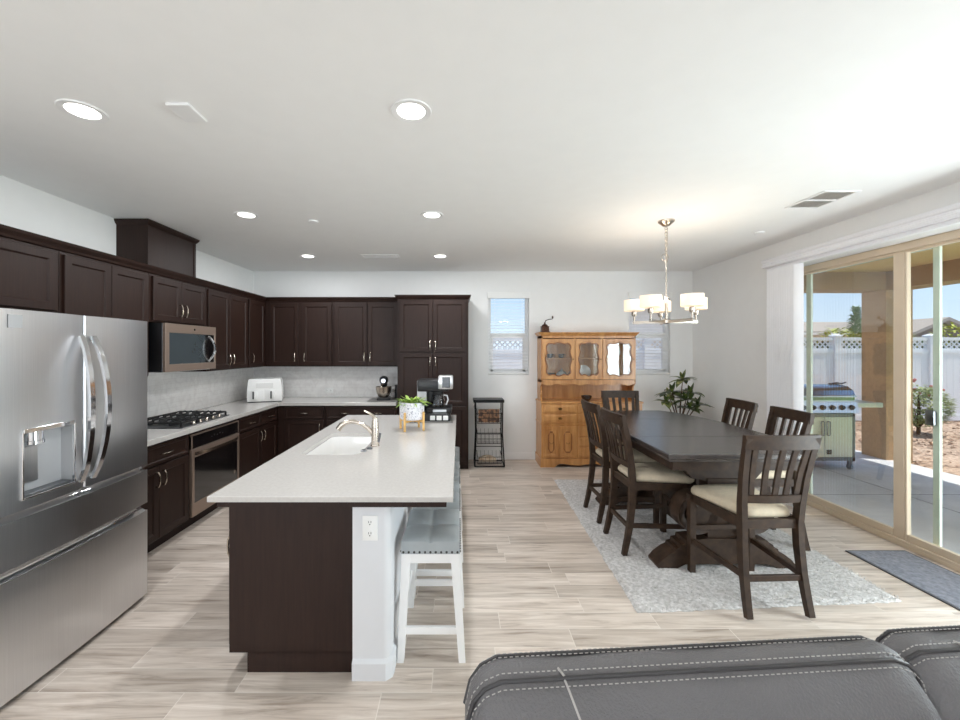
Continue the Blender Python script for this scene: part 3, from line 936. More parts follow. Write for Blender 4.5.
yy = [2.06, 2.52, 2.66, 3.40, 3.42, 4.17]
for (a, c, kind) in ((2.06, 2.60, 'door'), (2.61, 3.0, 'door'), (3.005, 3.40, 'door'), (3.42, 4.18, 'drawer')):
    rows = [(0.12, 0.39), (0.40, 0.65), (0.66, 0.85)] if kind == 'drawer' else ([(0.12, 0.69), (0.70, 0.85)] if a < 2.6 else [(0.12, 0.85)])
    for (v0, v1) in rows:
        k2 = 'drawer' if (kind == 'drawer' or v0 > 0.6) else 'door'
        p = MB(F); p.panel(-c, -a, v0, v1, 0.02, 0.05 if v1 - v0 > 0.3 else 0.022)
        o = p.build(k2, ESP, isl, smooth=0)
        h = MB(F)
        if k2 == 'drawer': h.pull(-(a + c) / 2, (v0 + v1) / 2, 0.11, 0.019, False)
        else: h.pull(-a - 0.05, v1 - 0.1, 0.11, 0.019, True)
        h.build('handle', M['nickel'], o)

# worktop slab with the sink opening
SX0, SX1, SY0, SY1 = -1.045, -0.655, 2.68, 3.38


def rrect(x0, x1, y0, y1, r, n=5):
    P = []
    for (cx_, cy_, a0) in ((x1 - r, y1 - r, 0), (x0 + r, y1 - r, PI / 2), (x0 + r, y0 + r, PI), (x1 - r, y0 + r, 1.5 * PI)):
        for k in range(n + 1):
            a = a0 + PI / 2 * k / n
            P.append((cx_ + r * math.cos(a), cy_ + r * math.sin(a)))
    return P


def slab_with_hole(x0, x1, y0, y1, z0, z1, hole, bev):
    b = MB()
    n = len(hole)
    hx, hy = sum(p[0] for p in hole) / n, sum(p[1] for p in hole) / n

    def outer(i):
        # project hole point radially on to the rectangle
        dx, dy = hole[i][0] - hx, hole[i][1] - hy
        t = min(((x1 if dx > 0 else x0) - hx) / dx if abs(dx) > 1e-9 else 1e9, ((y1 if dy > 0 else y0) - hy) / dy if abs(dy) > 1e-9 else 1e9)
        return (hx + dx * t, hy + dy * t)
    out = [outer(i) for i in range(n)]
    # snap nearest to each corner
    for c in ((x0, y0), (x1, y0), (x1, y1), (x0, y1)):
        k = min(range(n), key=lambda i: (out[i][0] - c[0]) ** 2 + (out[i][1] - c[1]) ** 2)
        out[k] = c

    def sh(p, e):
        return (min(max(p[0], x0 + e), x1 - e), min(max(p[1], y0 + e), y1 - e))
    rings = [[(*p, z0) for p in hole], [(*p, z0) for p in out], [(*p, z1 - bev) for p in out], [(*sh(p, bev), z1) for p in out], [(*p, z1) for p in hole], [(*p, z0) for p in hole]]
    b.loft(rings, False, False)
    bmesh.ops.remove_doubles(b.bm, verts=b.bm.verts, dist=1e-5)
    return b


hole = rrect(SX0, SX1, SY0, SY1, 0.06)
itop = tag(slab_with_hole(IX0, IX1, IY0, IY1, 0.889, 0.915, hole, 0.003).build('island_worktop', M['quartz'], smooth=0), 'white stone island worktop with a cut-out for the sink', 'countertop')
W[itop.name] = Matrix.Identity(4)
slab_with_hole(-1.155, -0.06, 1.955, 4.28, 0.8505, 0.8888, rrect(SX0 - 0.02, SX1 + 0.014, SY0 - 0.02, SY1 + 0.02, 0.06), 0.001).build('support_panel', ESP, itop, smooth=0)
snk = thing('kitchen_sink', 'white undermount sink set in the island worktop', 'sink', ((SX0 + SX1) / 2, (SY0 + SY1) / 2, 0.69))
b = MB()
g = 0.002
def rr2(i, z, r=0.06): return [(p[0], p[1], z) for p in rrect(SX0 + i, SX1 - i, SY0 + i, SY1 - i, r)]
b.loft([rr2(-0.0, 0.70, 0.06), rr2(-0.0, 0.888, 0.06), rr2(0.006, 0.8885, 0.055), rr2(0.012, 0.872, 0.05), rr2(0.02, 0.74, 0.05), rr2(0.05, 0.722, 0.05)], True, True)
b.build('basin', M['white_ceramic'], snk)
b = MB(); b.lathe([(0.045, 0), (0.045, 0.004), (0.03, 0.005), (0.028, 0.002)], ((SX0 + SX1) / 2, (SY0 + SY1) / 2, 0.7225), 20); b.build('drain', M['chrome'], snk)

# faucet
fx, fy, fz = -0.60, 2.93, 0.915
t = thing('kitchen_faucet', 'brushed nickel pull-out faucet standing beside the island sink', 'faucet', (fx, fy, fz))
b = MB(); b.lathe([(0.032, 0), (0.032, 0.006), (0.027, 0.012), (0.026, 0.07), (0.025, 0.13), (0.022, 0.18), (0.016, 0.205)], (fx, fy, fz), 20); b.build('body', M['nickel'], t)
b = MB()
pts = [(fx, fy, fz + 0.07), (fx - 0.05, fy, fz + 0.125), (fx - 0.10, fy, fz + 0.158), (fx - 0.16, fy, fz + 0.175), (fx - 0.205, fy, fz + 0.168), (fx - 0.24, fy, fz + 0.148), (fx - 0.262, fy, fz + 0.118)]
b.tube(pts, [0.017, 0.015, 0.0145, 0.0155, 0.018, 0.02, 0.021], 12); b.build('spout', M['nickel'], t)
b = MB(); b.tube([(fx, fy, fz + 0.195), (fx - 0.012, fy - 0.005, fz + 0.215), (fx - 0.04, fy - 0.01, fz + 0.236), (fx - 0.075, fy - 0.012, fz + 0.252)], [0.015, 0.012, 0.008, 0.006], 10); b.build('lever', M['nickel'], t)
b = MB(); b.cyl((fx + 0.028, fy - 0.012, fz + 0.03), (fx + 0.04, fy - 0.015, fz + 0.095), 0.008, 10); b.build('side_spray', M['steel_dark'], t)
for i, (dx, dy, lab) in enumerate(((-0.02, -0.09, 'small metal deck button just in front of the faucet'), (-0.045, -0.155, 'small metal deck button nearer the sink corner'))):
    b = MB(); b.lathe([(0.02, 0), (0.02, 0.005), (0.014, 0.009), (0.013, 0.012)], (fx + dx, fy + dy, fz), 16)
    tag(b.build('deck_button', M['steel_dark']), lab, 'sink button')


# ---------------------------------------------------------------- outlets
def outlet(label, Mx, holes=2):
    o0 = Mx @ Vector((0, 0, 0))
    t = thing('power_outlet', label, 'outlet', tuple(o0))
    b = MB(Mx); b.box(-0.037, 0.037, -0.06, 0.06, 0, 0.006, 0.002, 2); b.build('cover_plate', M['white_pl'], t)
    for k in range(holes):
        v = 0.027 - 0.054 * k
        b = MB(Mx)
        b.lathe([(0.018, 0), (0.018, 0.009), (0.016, 0.0095)], (0, v, 0), 16)
        s_ = b.build('socket', M['white_pl'], t)
        b = MB(Mx); b.box(-0.007, -0.0045, v + 0.0, v + 0.01, 0.0090, 0.0101); b.box(0.0045, 0.007, v + 0.0, v + 0.01, 0.0090, 0.0101); b.lathe([(0.003, 0.009), (0.003, 0.0101)], (0, v - 0.007, 0), 8)
        b.build('slot', M['black'], s_)
    return t


F = facing('-y', 1.9945)
outlet('white duplex outlet on the end of the island knee wall', F @ Matrix.Translation((-0.432, 0.735, 0)))
outlet('white wall outlet behind the top of the wire rack', facing('-y', YB) @ Matrix.Translation((0.21, 0.80, 0)))
t = outlet('white outlet on the marble backsplash behind the worktop', facing('-y', YB - 0.008) @ Matrix.Translation((-1.90, 1.01, 0)) @ Matrix.Rotation(PI / 2, 4, 'Z'))

# ---------------------------------------------------------------- fridge
FX = -2.006
fy0, fym, fy1 = 1.748, 2.205, 2.660
fr = thing('refrigerator', 'stainless French-door refrigerator with a water dispenser and two lower drawers', 'refrigerator', (-2.45, 2.2, 0))
b = MB(); b.box(-2.95, FX - 0.075, fy0 + 0.004, fy1 - 0.004, 0.03, 1.765, 0.006)
for yy_ in (fy0 + 0.06, fy1 - 0.06):
    for xx_ in (-2.85, -2.2): b.cyl((xx_, yy_, 0.0), (xx_, yy_, 0.032), 0.02, 10)
b.box(-2.16, FX - 0.03, fym - 0.08, fym + 0.08, 1.765, 1.785, 0.004)
b.build('body', M['steel_dark'], fr, smooth=30)


def fridge_front(name, ya, yb, za, zb, hole=None, bow=0.012, lip=False):
    b = MB()
    ys = sorted([ya + (yb - ya) * k / 16 for k in range(17)] + [ya + 0.003, yb - 0.003, ya + 0.0065, yb - 0.0065])
    zs = [za, zb]
    if hole:
        h0, h1, g0, g1 = hole
        ys = sorted([y for y in ys if abs(y - h0) > 0.008 and abs(y - h1) > 0.008] + [h0, h1]); zs = [za, g0, g1, zb]

    def X(y):
        k = (y - ya) / (yb - ya) * 2 - 1
        e = max(0, 1 - min(y - ya, yb - y) / 0.0065)
        return FX - 0.012 + bow * (1 - k * k) - 0.006 * e * e
    nx, nz = len(ys), len(zs)
    V = [[b.v((X(y), y, z_)) for y in ys] for z_ in zs]
    for i in range(nz - 1):
        for j in range(nx - 1):
            if hole and zs[i] == g0 and h0 - 1e-6 <= ys[j] and ys[j + 1] <= h1 + 1e-6: continue
            b.face([V[i][j], V[i][j + 1], V[i + 1][j + 1], V[i + 1][j]])
    Bk = [[b.v((FX - 0.072, y, z_)) for y in (ya, yb)] for z_ in (za, zb)]
    b.face([V[0][j] for j in range(nx)] + [Bk[0][1], Bk[0][0]])
    b.face([V[-1][j] for j in range(nx)] + [Bk[1][1], Bk[1][0]])
    b.face([V[i][0] for i in range(nz)] + [Bk[1][0], Bk[0][0]]); b.face([V[i][-1] for i in range(nz)] + [Bk[1][1], Bk[0][1]])
    b.face([Bk[0][0], Bk[0][1], Bk[1][1], Bk[1][0]])
    return b.build(name, M['steel'], fr, smooth=25)


HO = (1.885, 2.135, 0.915, 1.215)
dl = fridge_front('door', fy0, fym - 0.003, 0.862, 1.785, HO)
dr = fridge_front('door', fym + 0.003, fy1, 0.862, 1.785)
d2 = fridge_front('drawer', fy0, fy1, 0.615, 0.825, bow=0.016)
d1 = fridge_front('drawer', fy0, fy1, 0.03, 0.565, bow=0.016)
for d_, z_ in ((d2, 0.825), (d1, 0.565)):
    b = MB()
    ys = [fy0 + 0.01 + (fy1 - fy0 - 0.02) * k / 12 for k in range(13)]
    def xb(y):
        k = (y - fy0) / (fy1 - fy0) * 2 - 1
        return FX - 0.012 + 0.016 * (1 - k * k)
    b.loft([[(xb(y) - 0.001, y, z_ - 0.001), (xb(y) - 0.030, y, z_ + 0.012), (xb(y) - 0.045, y, z_ + 0.034), (xb(y) - 0.062, y, z_ + 0.034), (xb(y) - 0.062, y, z_ - 0.001)] for y in ys])
    b.build('grip', M['chrome'], d_, smooth=30)
# arched handles
for d_, yb_, sg in ((dl, fym - 0.035, -1), (dr, fym + 0.035, 1)):
    b = MB()
    pts = []
    for k in range(13):
        t_ = k / 12 * 2 - 1
        pts.append((FX + 0.006 + 0.072 * (1 - t_ * t_) ** 0.8, yb_ + sg * 0.016 * (1 - t_ * t_), 1.29 + 0.385 * t_))
    b.bar(pts, 0.028, 0.016, (0, 1, 0)); b.build('handle', M['chrome'], d_, smooth=40)
# dispenser recess
b = MB()
h0, h1, g0, g1 = HO
xi, xo = FX - 0.066, FX - 0.004
b.poly([(xi, h0, g0), (xi, h1, g0), (xi, h1, g1), (xi, h0, g1)])
for q in (((h0, g0), (h1, g0)), ((h1, g0), (h1, g1)), ((h1, g1), (h0, g1)), ((h0, g1), (h0, g0))):
    (a, c), (d_, e_) = q
    b.poly([(xo, a, c), (xo, d_, e_), (xi, d_, e_), (xi, a, c)])
dsp = b.build('dispenser_recess', M['silver_pl'], dl, smooth=0)
b = MB()
fw = 0.007
b.box(xo - 0.004, FX + 0.007, h0 - fw, h0 + 0.002, g0 - fw, g1 + fw, 0.002); b.box(xo - 0.004, FX + 0.007, h1 - 0.002, h1 + fw, g0 - fw, g1 + fw, 0.002)
b.box(xo - 0.004, FX + 0.007, h0, h1, g0 - fw, g0 + 0.002, 0.002); b.box(xo - 0.004, FX + 0.007, h0, h1, g1 - 0.002, g1 + 0.02, 0.002)
b.build('dispenser_frame', M['chrome'], dl, smooth=0)
b = MB(); b.lathe([(0.05, 0), (0.05, 0.015), (0.046, 0.017), (0.046, 0.06)], (xi + 0.02, h0 + 0.08, g1 - 0.062), 24); b.build('nozzle', M['chrome'], dl)
b = MB(); b.box(xi, xi + 0.012, h0 + 0.025, h0 + 0.125, g0 + 0.05, g1 - 0.075, 0.004); b.build('paddle', M['steel'], dl)
b = MB(); b.box(xi, xo, h0 + 0.003, h1 - 0.003, g0, g0 + 0.012, 0.002); b.build('drip_tray', M['steel_dark'], dl, smooth=0)
b = MB(); b.box(FX - 0.004, FX - 0.0008, 1.825, 1.885, 1.70, 1.76); b.build('sticker', mat('grey_sticker', (168, 170, 172), 0.5), dl, smooth=0)

# ---------------------------------------------------------------- microwave
mx = -2.57
mw = thing('microwave', 'stainless over-the-range microwave hung under the short cabinet', 'microwave', (-2.8, 3.98, 1.40))
b = MB(); b.box(-3.0, mx - 0.025, 3.588, 4.335, 1.405, 1.838, 0.003); b.build('body', M['steel_dark'], mw, smooth=0)
F = facing('+x', mx - 0.025); b = MB(F)
for q in ((3.588, 4.335, 1.755, 1.838), (3.588, 4.335, 1.405, 1.472), (3.588, 3.64, 1.472, 1.755), (4.305, 4.335, 1.472, 1.755)):
    b.box(q[0], q[1], q[2], q[3], 0, 0.025, 0.002)
fm = b.build('front_frame', M['steel_warm'], mw, smooth=0)
b = MB(F); b.box(3.64, 4.305, 1.472, 1.755, 0, 0.021); b.build('glass_front', M['mw_glass'], mw, smooth=0)
b = MB(F); b.box(4.16, 4.305, 1.472, 1.755, 0.0205, 0.0225); b.build('control_panel', M['black_glass'], mw, smooth=0)
b = MB(F)
pts = [(4.215 + 0.018 * (1 - (k / 5 - 1) ** 2), 1.613 + 0.128 * (k / 5 - 1), 0.02 + 0.06 * (1 - (k / 5 - 1) ** 2)) for k in range(11)]
b.bar(pts, 0.022, 0.012, (1, 0, 0)); b.build('handle', M['chrome'], mw, smooth=40)
b = MB(F); b.lathe([(0.011, 0.025), (0.011, 0.0265)], (3.985, 1.797, 0), 16); b.build('emblem', M['chrome'], mw)
b = MB(); b.box(-2.98, mx - 0.06, 3.64, 4.33, 1.398, 1.405, 0.002); b.build('vent_grille', M['white_pl'], mw, smooth=0)

# ---------------------------------------------------------------- oven
ov = thing('wall_oven', 'stainless built-in oven with a black glass door below the cooktop', 'oven', (-2.65, 4.01, 0.12))
F = facing('+x', -2.384)
b = MB(); b.box(-2.95, -2.384, 3.632, 4.388, 0.118, 0.833); b.build('body', M['steel_dark'], ov, smooth=0)
b = MB(F); b.box(3.622, 4.398, 0.722, 0.834, 0.0, 0.02, 0.002); pnl = b.build('control_panel', M['black_glass'], ov, smooth=0)
b = MB(F); b.box(3.622, 4.398, 0.834, 0.846, 0, 0.022, 0.002); b.box(3.622, 3.636, 0.722, 0.834, 0, 0.022, 0.002); b.box(4.384, 4.398, 0.722, 0.834, 0, 0.022, 0.002); b.build('panel_trim', M['steel_warm'], pnl, smooth=0)
for k in range(5):
    b = MB(F); b.lathe([(0.006, 0.0195), (0.006, 0.0212)], (3.92 + 0.045 * k, 0.775 + 0.008 * (k % 2), 0), 10); b.build('touch_key', M['steel_dark'], pnl)
b = MB(F)
for q in ((3.622, 4.398, 0.64, 0.715), (3.622, 4.398, 0.118, 0.235), (3.622, 3.655, 0.235, 0.64), (4.365, 4.398, 0.235, 0.64)):
    b.box(q[0], q[1], q[2], q[3], 0, 0.028, 0.002)
od = b.build('door', M['steel_warm'], ov, smooth=0)
b = MB(F); b.box(3.655, 4.365, 0.235, 0.64, 0, 0.024); b.build('door_window', M['black_glass'], od, smooth=0)
b = MB(F)
pts = [(3.655 + 0.71 * k / 12, 0.675, 0.028 + 0.05 * (1 - (k / 6 - 1) ** 4)) for k in range(13)]
b.bar(pts, 0.026, 0.014, (0, 1, 0)); b.build('handle', M['nickel'], od, smooth=40)
b = MB(F); b.lathe([(0.02, 0.024), (0.02, 0.026)], (4.31, 0.32, 0), 16); b.build('badge', M['nickel'], od)

# ---------------------------------------------------------------- gas cooktop
ck = thing('gas_cooktop', 'black gas cooktop with cast iron grates set in the worktop', 'cooktop', (-2.66, 3.95, 0.915))
cx0, cx1, cy0, cy1 = -2.93, -2.405, 3.56, 4.30
b = MB(); b.box(cx0, cx1, cy0, cy1, 0.9155, 0.925, 0.003); b.build('base_plate', M['steel_dark'], ck, smooth=0)
bw = (cy1 - cy0 - 0.04) / 3
for k in range(3):
    a = cy0 + 0.02 + bw * k; c = a + bw - 0.006
    b = MB()
    z0, z1 = 0.953, 0.967
    xa, xb_ = cx0 + 0.02, cx1 - (0.02 if k != 9 else 0.1)
    for y_ in (a, c - 0.012): b.box(xa, xb_, y_, y_ + 0.012, z0, z1, 0.002)
    for x_ in (xa, xb_ - 0.012, (xa + xb_) / 2 - 0.006): b.box(x_, x_ + 0.012, a, c, z0, z1, 0.002)
    for x_ in [xa + (xb_ - xa) * q for q in (0.12, 0.25, 0.38, 0.62, 0.75, 0.88)]:
        b.box(x_ - 0.005, x_ + 0.005, a, a + bw * 0.36, z0, z1 + 0.004, 0.002); b.box(x_ - 0.005, x_ + 0.005, c - bw * 0.36, c, z0, z1 + 0.004, 0.002)
    for x_ in (xa + 0.006, xb_ - 0.006):
        for y_ in (a + 0.006, c - 0.006): b.box(x_ - 0.007, x_ + 0.007, y_ - 0.007, y_ + 0.007, 0.925, z0)
    b.build('grate', M['iron'], ck, smooth=0)
for (x_, y_, r_) in ((-2.81, 3.70, 0.04), (-2.56, 3.70, 0.05), (-2.68, 3.93, 0.06), (-2.81, 4.17, 0.05), (-2.56, 4.17, 0.04)):
    b = MB(); b.lathe([(r_, 0), (r_, 0.012), (r_ * 0.8, 0.014), (r_ * 0.8, 0.022), (r_ * 0.7, 0.026)], (x_, y_, 0.925), 18); b.build('burner', M['iron'], ck)
for k in range(5):
    b = MB(); b.lathe([(0.019, 0), (0.019, 0.006), (0.015, 0.01), (0.014, 0.026), (0.012, 0.029)], (-2.424, 3.74 + 0.10 * k, 0.925), 14); b.build('knob', M['nickel'], ck)

# ---------------------------------------------------------------- things on the worktop
# two-basket air fryer, turned towards the room
af = thing('air_fryer', 'white two-basket air fryer in the corner of the worktop', 'air fryer', (0, 0, 0))
w2, d2_, h2 = 0.21, 0.16, 0.30
b = MB()
b.loft([[(x * s + 0, y * t_, z_) for x, y in ((-w2, -d2_), (w2, -d2_), (w2, d2_), (-w2, d2_))] for s, t_, z_ in ((0.98, 0.98, 0.012), (1, 1, 0.03), (1, 1, 0.15), (0.93, 0.93, 0.29), (0.88, 0.88, 0.305))])
b.build('body', M['white_pl'], af, smooth=30)
b = MB(); b.box(-w2 * 0.96, w2 * 0.96, -d2_ * 0.95, d2_ * 0.95, 0, 0.013); b.build('foot_base', M['black'], af, smooth=0)
for sx in (-1, 1):
    b = MB(); b.box(sx * w2 / 2 - w2 * 0.46, sx * w2 / 2 + w2 * 0.46, -d2_ - 0.008, -d2_ + 0.01, 0.03, 0.165, 0.004, 2)
    bk = b.build('basket', M['white_pl'], af)
    b = MB(); b.box(sx * w2 / 2 - 0.017, sx * w2 / 2 + 0.017, -d2_ - 0.055, -d2_ - 0.005, 0.045, 0.15, 0.008, 2); b.build('handle', M['white_pl'], bk)
    b = MB(); b.box(sx * w2 / 2 - 0.034, sx * w2 / 2 - 0.018, -d2_ - 0.04, -d2_ - 0.006, 0.05, 0.145, 0.001); b.build('handle_shadow_gap', M['black'], bk, smooth=0)
b = MB(); b.box(-0.10, 0.10, -d2_ - 0.0045 + 0.004, -d2_ + 0.02, 0.19, 0.25, 0.002); 
b.M = Matrix.Identity(4); b.build('display', M['white_ceramic'], af, smooth=0)
b = MB(); b.box(-w2 - 0.004, -w2 + 0.004, -0.10, -0.085, 0.05, 0.14); b.build('side_vent', M['black'], af, smooth=0)
put(af, (-2.60, 5.52, 0.915), math.radians(20))

# stand mixer on a dark tray
tr = MB(); tr.loft([rr for rr in [[(p[0], p[1], z_) for p in rrect(-1.22 - e, -0.845 + e, 5.42 - e, 5.78 + e, 0.03)] for e, z_ in ((0, 0.9155), (0.008, 0.922), (0.004, 0.924))]])
tag(tr.build('serving_tray', M['grey_mat']), 'flat grey tray under the stand mixer by the pantry', 'tray')
sm = thing('stand_mixer', 'cream and black stand mixer with a glossy bowl on the tray', 'stand mixer', (0, 0, 0))
b = MB(); b.box(-0.09, 0.09, -0.15, 0.12, 0, 0.035, 0.015, 3); b.build('base', M['black'], sm)
b = MB(); b.loft([[(x, y, z_) for x, y in ((-a, c), (a, c), (a, e), (-a, e))] for a, c, e, z_ in ((0.05, 0.03, 0.11, 0.03), (0.04, 0.04, 0.105, 0.12), (0.045, 0.02, 0.11, 0.22))]); b.build('column', M['black'], sm)
b = MB(); b.sphere((0, -0.02, 0.265), 0.062, 0.155, 0.06, 18, 12); b.build('motor_head', M['black'], sm)
b = MB(); b.cyl((0, -0.178, 0.265), (0, -0.12, 0.265), 0.03, 16); b.build('attachment_hub', M['chrome'], sm)
b = MB(); b.lathe([(0.05, 0), (0.075, 0.02), (0.098, 0.07), (0.105, 0.14), (0.108, 0.145), (0.10, 0.143), (0.09, 0.07)], (0, -0.065, 0.036), 24); b.build('bowl', M['nickel'], sm)
b = MB(); b.tube([(0.10, -0.065, 0.16), (0.15, -0.065, 0.155), (0.155, -0.065, 0.10), (0.10, -0.065, 0.08)], 0.007, 8); b.build('bowl_handle', M['chrome'], sm)
put(sm, (-1.03, 5.62, 0.924), math.radians(8))
b = MB(); b.lathe([(0.035, 0), (0.037, 0.06), (0.035, 0.18), (0.03, 0.19)], (-0.862, 5.74, 0.924), 20)
tag(b.build('canister', M['black']), 'black canister on the tray beside the pantry, half hidden by the mixer', 'canister')

# coffee machine on its mat
b = MB(); b.box(-0.47, -0.055, 3.84, 4.28, 0.9155, 0.921, 0.002); tag(b.build('counter_mat', M['grey_mat'], smooth=0), 'grey mat at the far end of the island worktop', 'mat')
dw = thing('capsule_drawer', 'low black drawer stand with white fronts under the coffee machine', 'drawer stand', (-0.2, 4.02, 0.921))
b = MB(); b.box(-0.345, -0.085, 3.90, 4.22, 0.9215, 0.995, 0.004); b.build('body', M['black'], dw, smooth=0)
for k in range(3):
    b = MB(); b.box(-0.275 + 0.062 * k, -0.228 + 0.062 * k, 3.893, 3.90, 0.932, 0.975, 0.002); b.build('drawer_front', M['white_pl'], dw, smooth=0)
cm = thing('coffee_machine', 'black and silver coffee machine with a glass carafe on the island', 'coffee machine', (-0.22, 4.05, 0.995))
b = MB(); b.box(-0.31, -0.07, 3.92, 4.2, 0.9955, 1.045, 0.008, 2); b.box(-0.39, -0.20, 4.10, 4.22, 0.9955, 1.26, 0.01, 2); b.box(-0.40, -0.10, 3.93, 4.22, 1.20, 1.31, 0.012, 2); b.build('body', M['black'], cm)
b = MB(); b.box(-0.405, -0.315, 3.96, 4.06, 1.10, 1.305, 0.008, 2); b.build('water_tank', M['silver_pl'], cm)
b = MB(); b.box(-0.20, -0.058, 3.90, 4.10, 1.225, 1.352, 0.012, 2); b.build('brew_head', M['steel'], cm)
b = MB(); b.box(-0.16, -0.085, 3.893, 3.902, 1.24, 1.34, 0.004); b.build('control_face', M['black_glass'], cm, smooth=0)
b = MB(); b.box(-0.25, -0.12, 3.912, 3.925, 1.005, 1.03, 0.003); b.build('front_badge', M['silver_pl'], cm, smooth=0)
b = MB(); b.lathe([(0.05, 0), (0.062, 0.01), (0.066, 0.06), (0.055, 0.11), (0.045, 0.125)], (-0.205, 3.99, 1.046), 22); cf = b.build('carafe', glass_mat('carafe_glass', (0.80, 0.83, 0.87), 2.0), cm)
b = MB(); b.lathe([(0.05, 0.12), (0.054, 0.128), (0.054, 0.15), (0.03, 0.157)], (-0.205, 3.99, 1.046), 22); b.build('carafe_lid', M['black'], cm)
b = MB(); b.bar([(-0.15, 3.975, 1.165), (-0.115, 3.96, 1.16), (-0.105, 3.955, 1.12), (-0.125, 3.965, 1.07)], 0.018, 0.012, (0, 1, 0)); b.build('carafe_handle', M['silver_pl'], cm, smooth=40)
# patterned holder
b = MB(); b.lathe([(0.045, 0), (0.058, 0.02), (0.06, 0.07), (0.05, 0.1)], (-0.405, 3.90, 0.921), 18)
vs = [(-0.435, 3.89, 1.0), (-0.40, 3.875, 1.01), (-0.378, 3.9, 1.0)]
for q in vs: b.sphere((q[0], q[1], q[2]), 0.03, 0.03, 0.045, 10, 6)
tag(b.build('patterned_cloth', M['lattice_pat']), 'bundled white cloth with a dark lattice pattern beside the coffee machine', 'cloth')

# potted fern on a wooden stand
pp = thing('potted_plant', 'leafy green plant in a speckled white pot with wooden legs on the island', 'potted plant', (-0.40, 3.52, 0.915))
pcx, pcy, pz = -0.405, 3.53, 1.005
b = MB(); b.lathe([(0.088, 0), (0.102, 0.012), (0.106, 0.07), (0.107, 0.148), (0.10, 0.15), (0.097, 0.13)], (pcx, pcy, pz), 28, True, False); b.build('pot', M['pot_speck'], pp)
b = MB(); b.lathe([(0.0975, 0), (0.0975, 0.006)], (pcx, pcy, pz + 0.122), 24); b.build('soil', M['soil'], pp)
for k in range(4):
    a = PI / 4 + k * PI / 2 + 0.35
    x_, y_ = pcx + 0.115 * math.cos(a), pcy + 0.115 * math.sin(a)
    b = MB(); b.box(x_ - 0.009, x_ + 0.009, y_ - 0.009, y_ + 0.009, 0.9155, 1.075, 0.003); b.build('stand_leg', M['bamboo'], pp, smooth=0)
b = MB()
for k in range(2):
    a = PI / 4 + k * PI / 2 + 0.35
    c_, s_ = math.cos(a) * 0.112, math.sin(a) * 0.112
    b.bar([(pcx - c_, pcy - s_, 0.995), (pcx + c_, pcy + s_, 0.995)], 0.012, 0.018, (-s_, c_, 0))
b.build('stand_cross', M['bamboo'], pp, smooth=0)
b = MB()
random.seed(3)
for k in range(150):
    a = random.uniform(0, 2 * PI); q = random.uniform(0, 0.08)
    dirv = (math.cos(a), math.sin(a), random.uniform(0.2, 1.5))
    b.leaf((pcx + q * math.cos(a), pcy + q * math.sin(a), pz + 0.13 + random.uniform(0, 0.02)), dirv, random.uniform(0.06, 0.125), random.uniform(0.018, 0.034), droop=random.uniform(0.3, 0.7), seg=4)
b.build('leaves', M['leaf_bright'], pp, smooth=60, recalc=False)

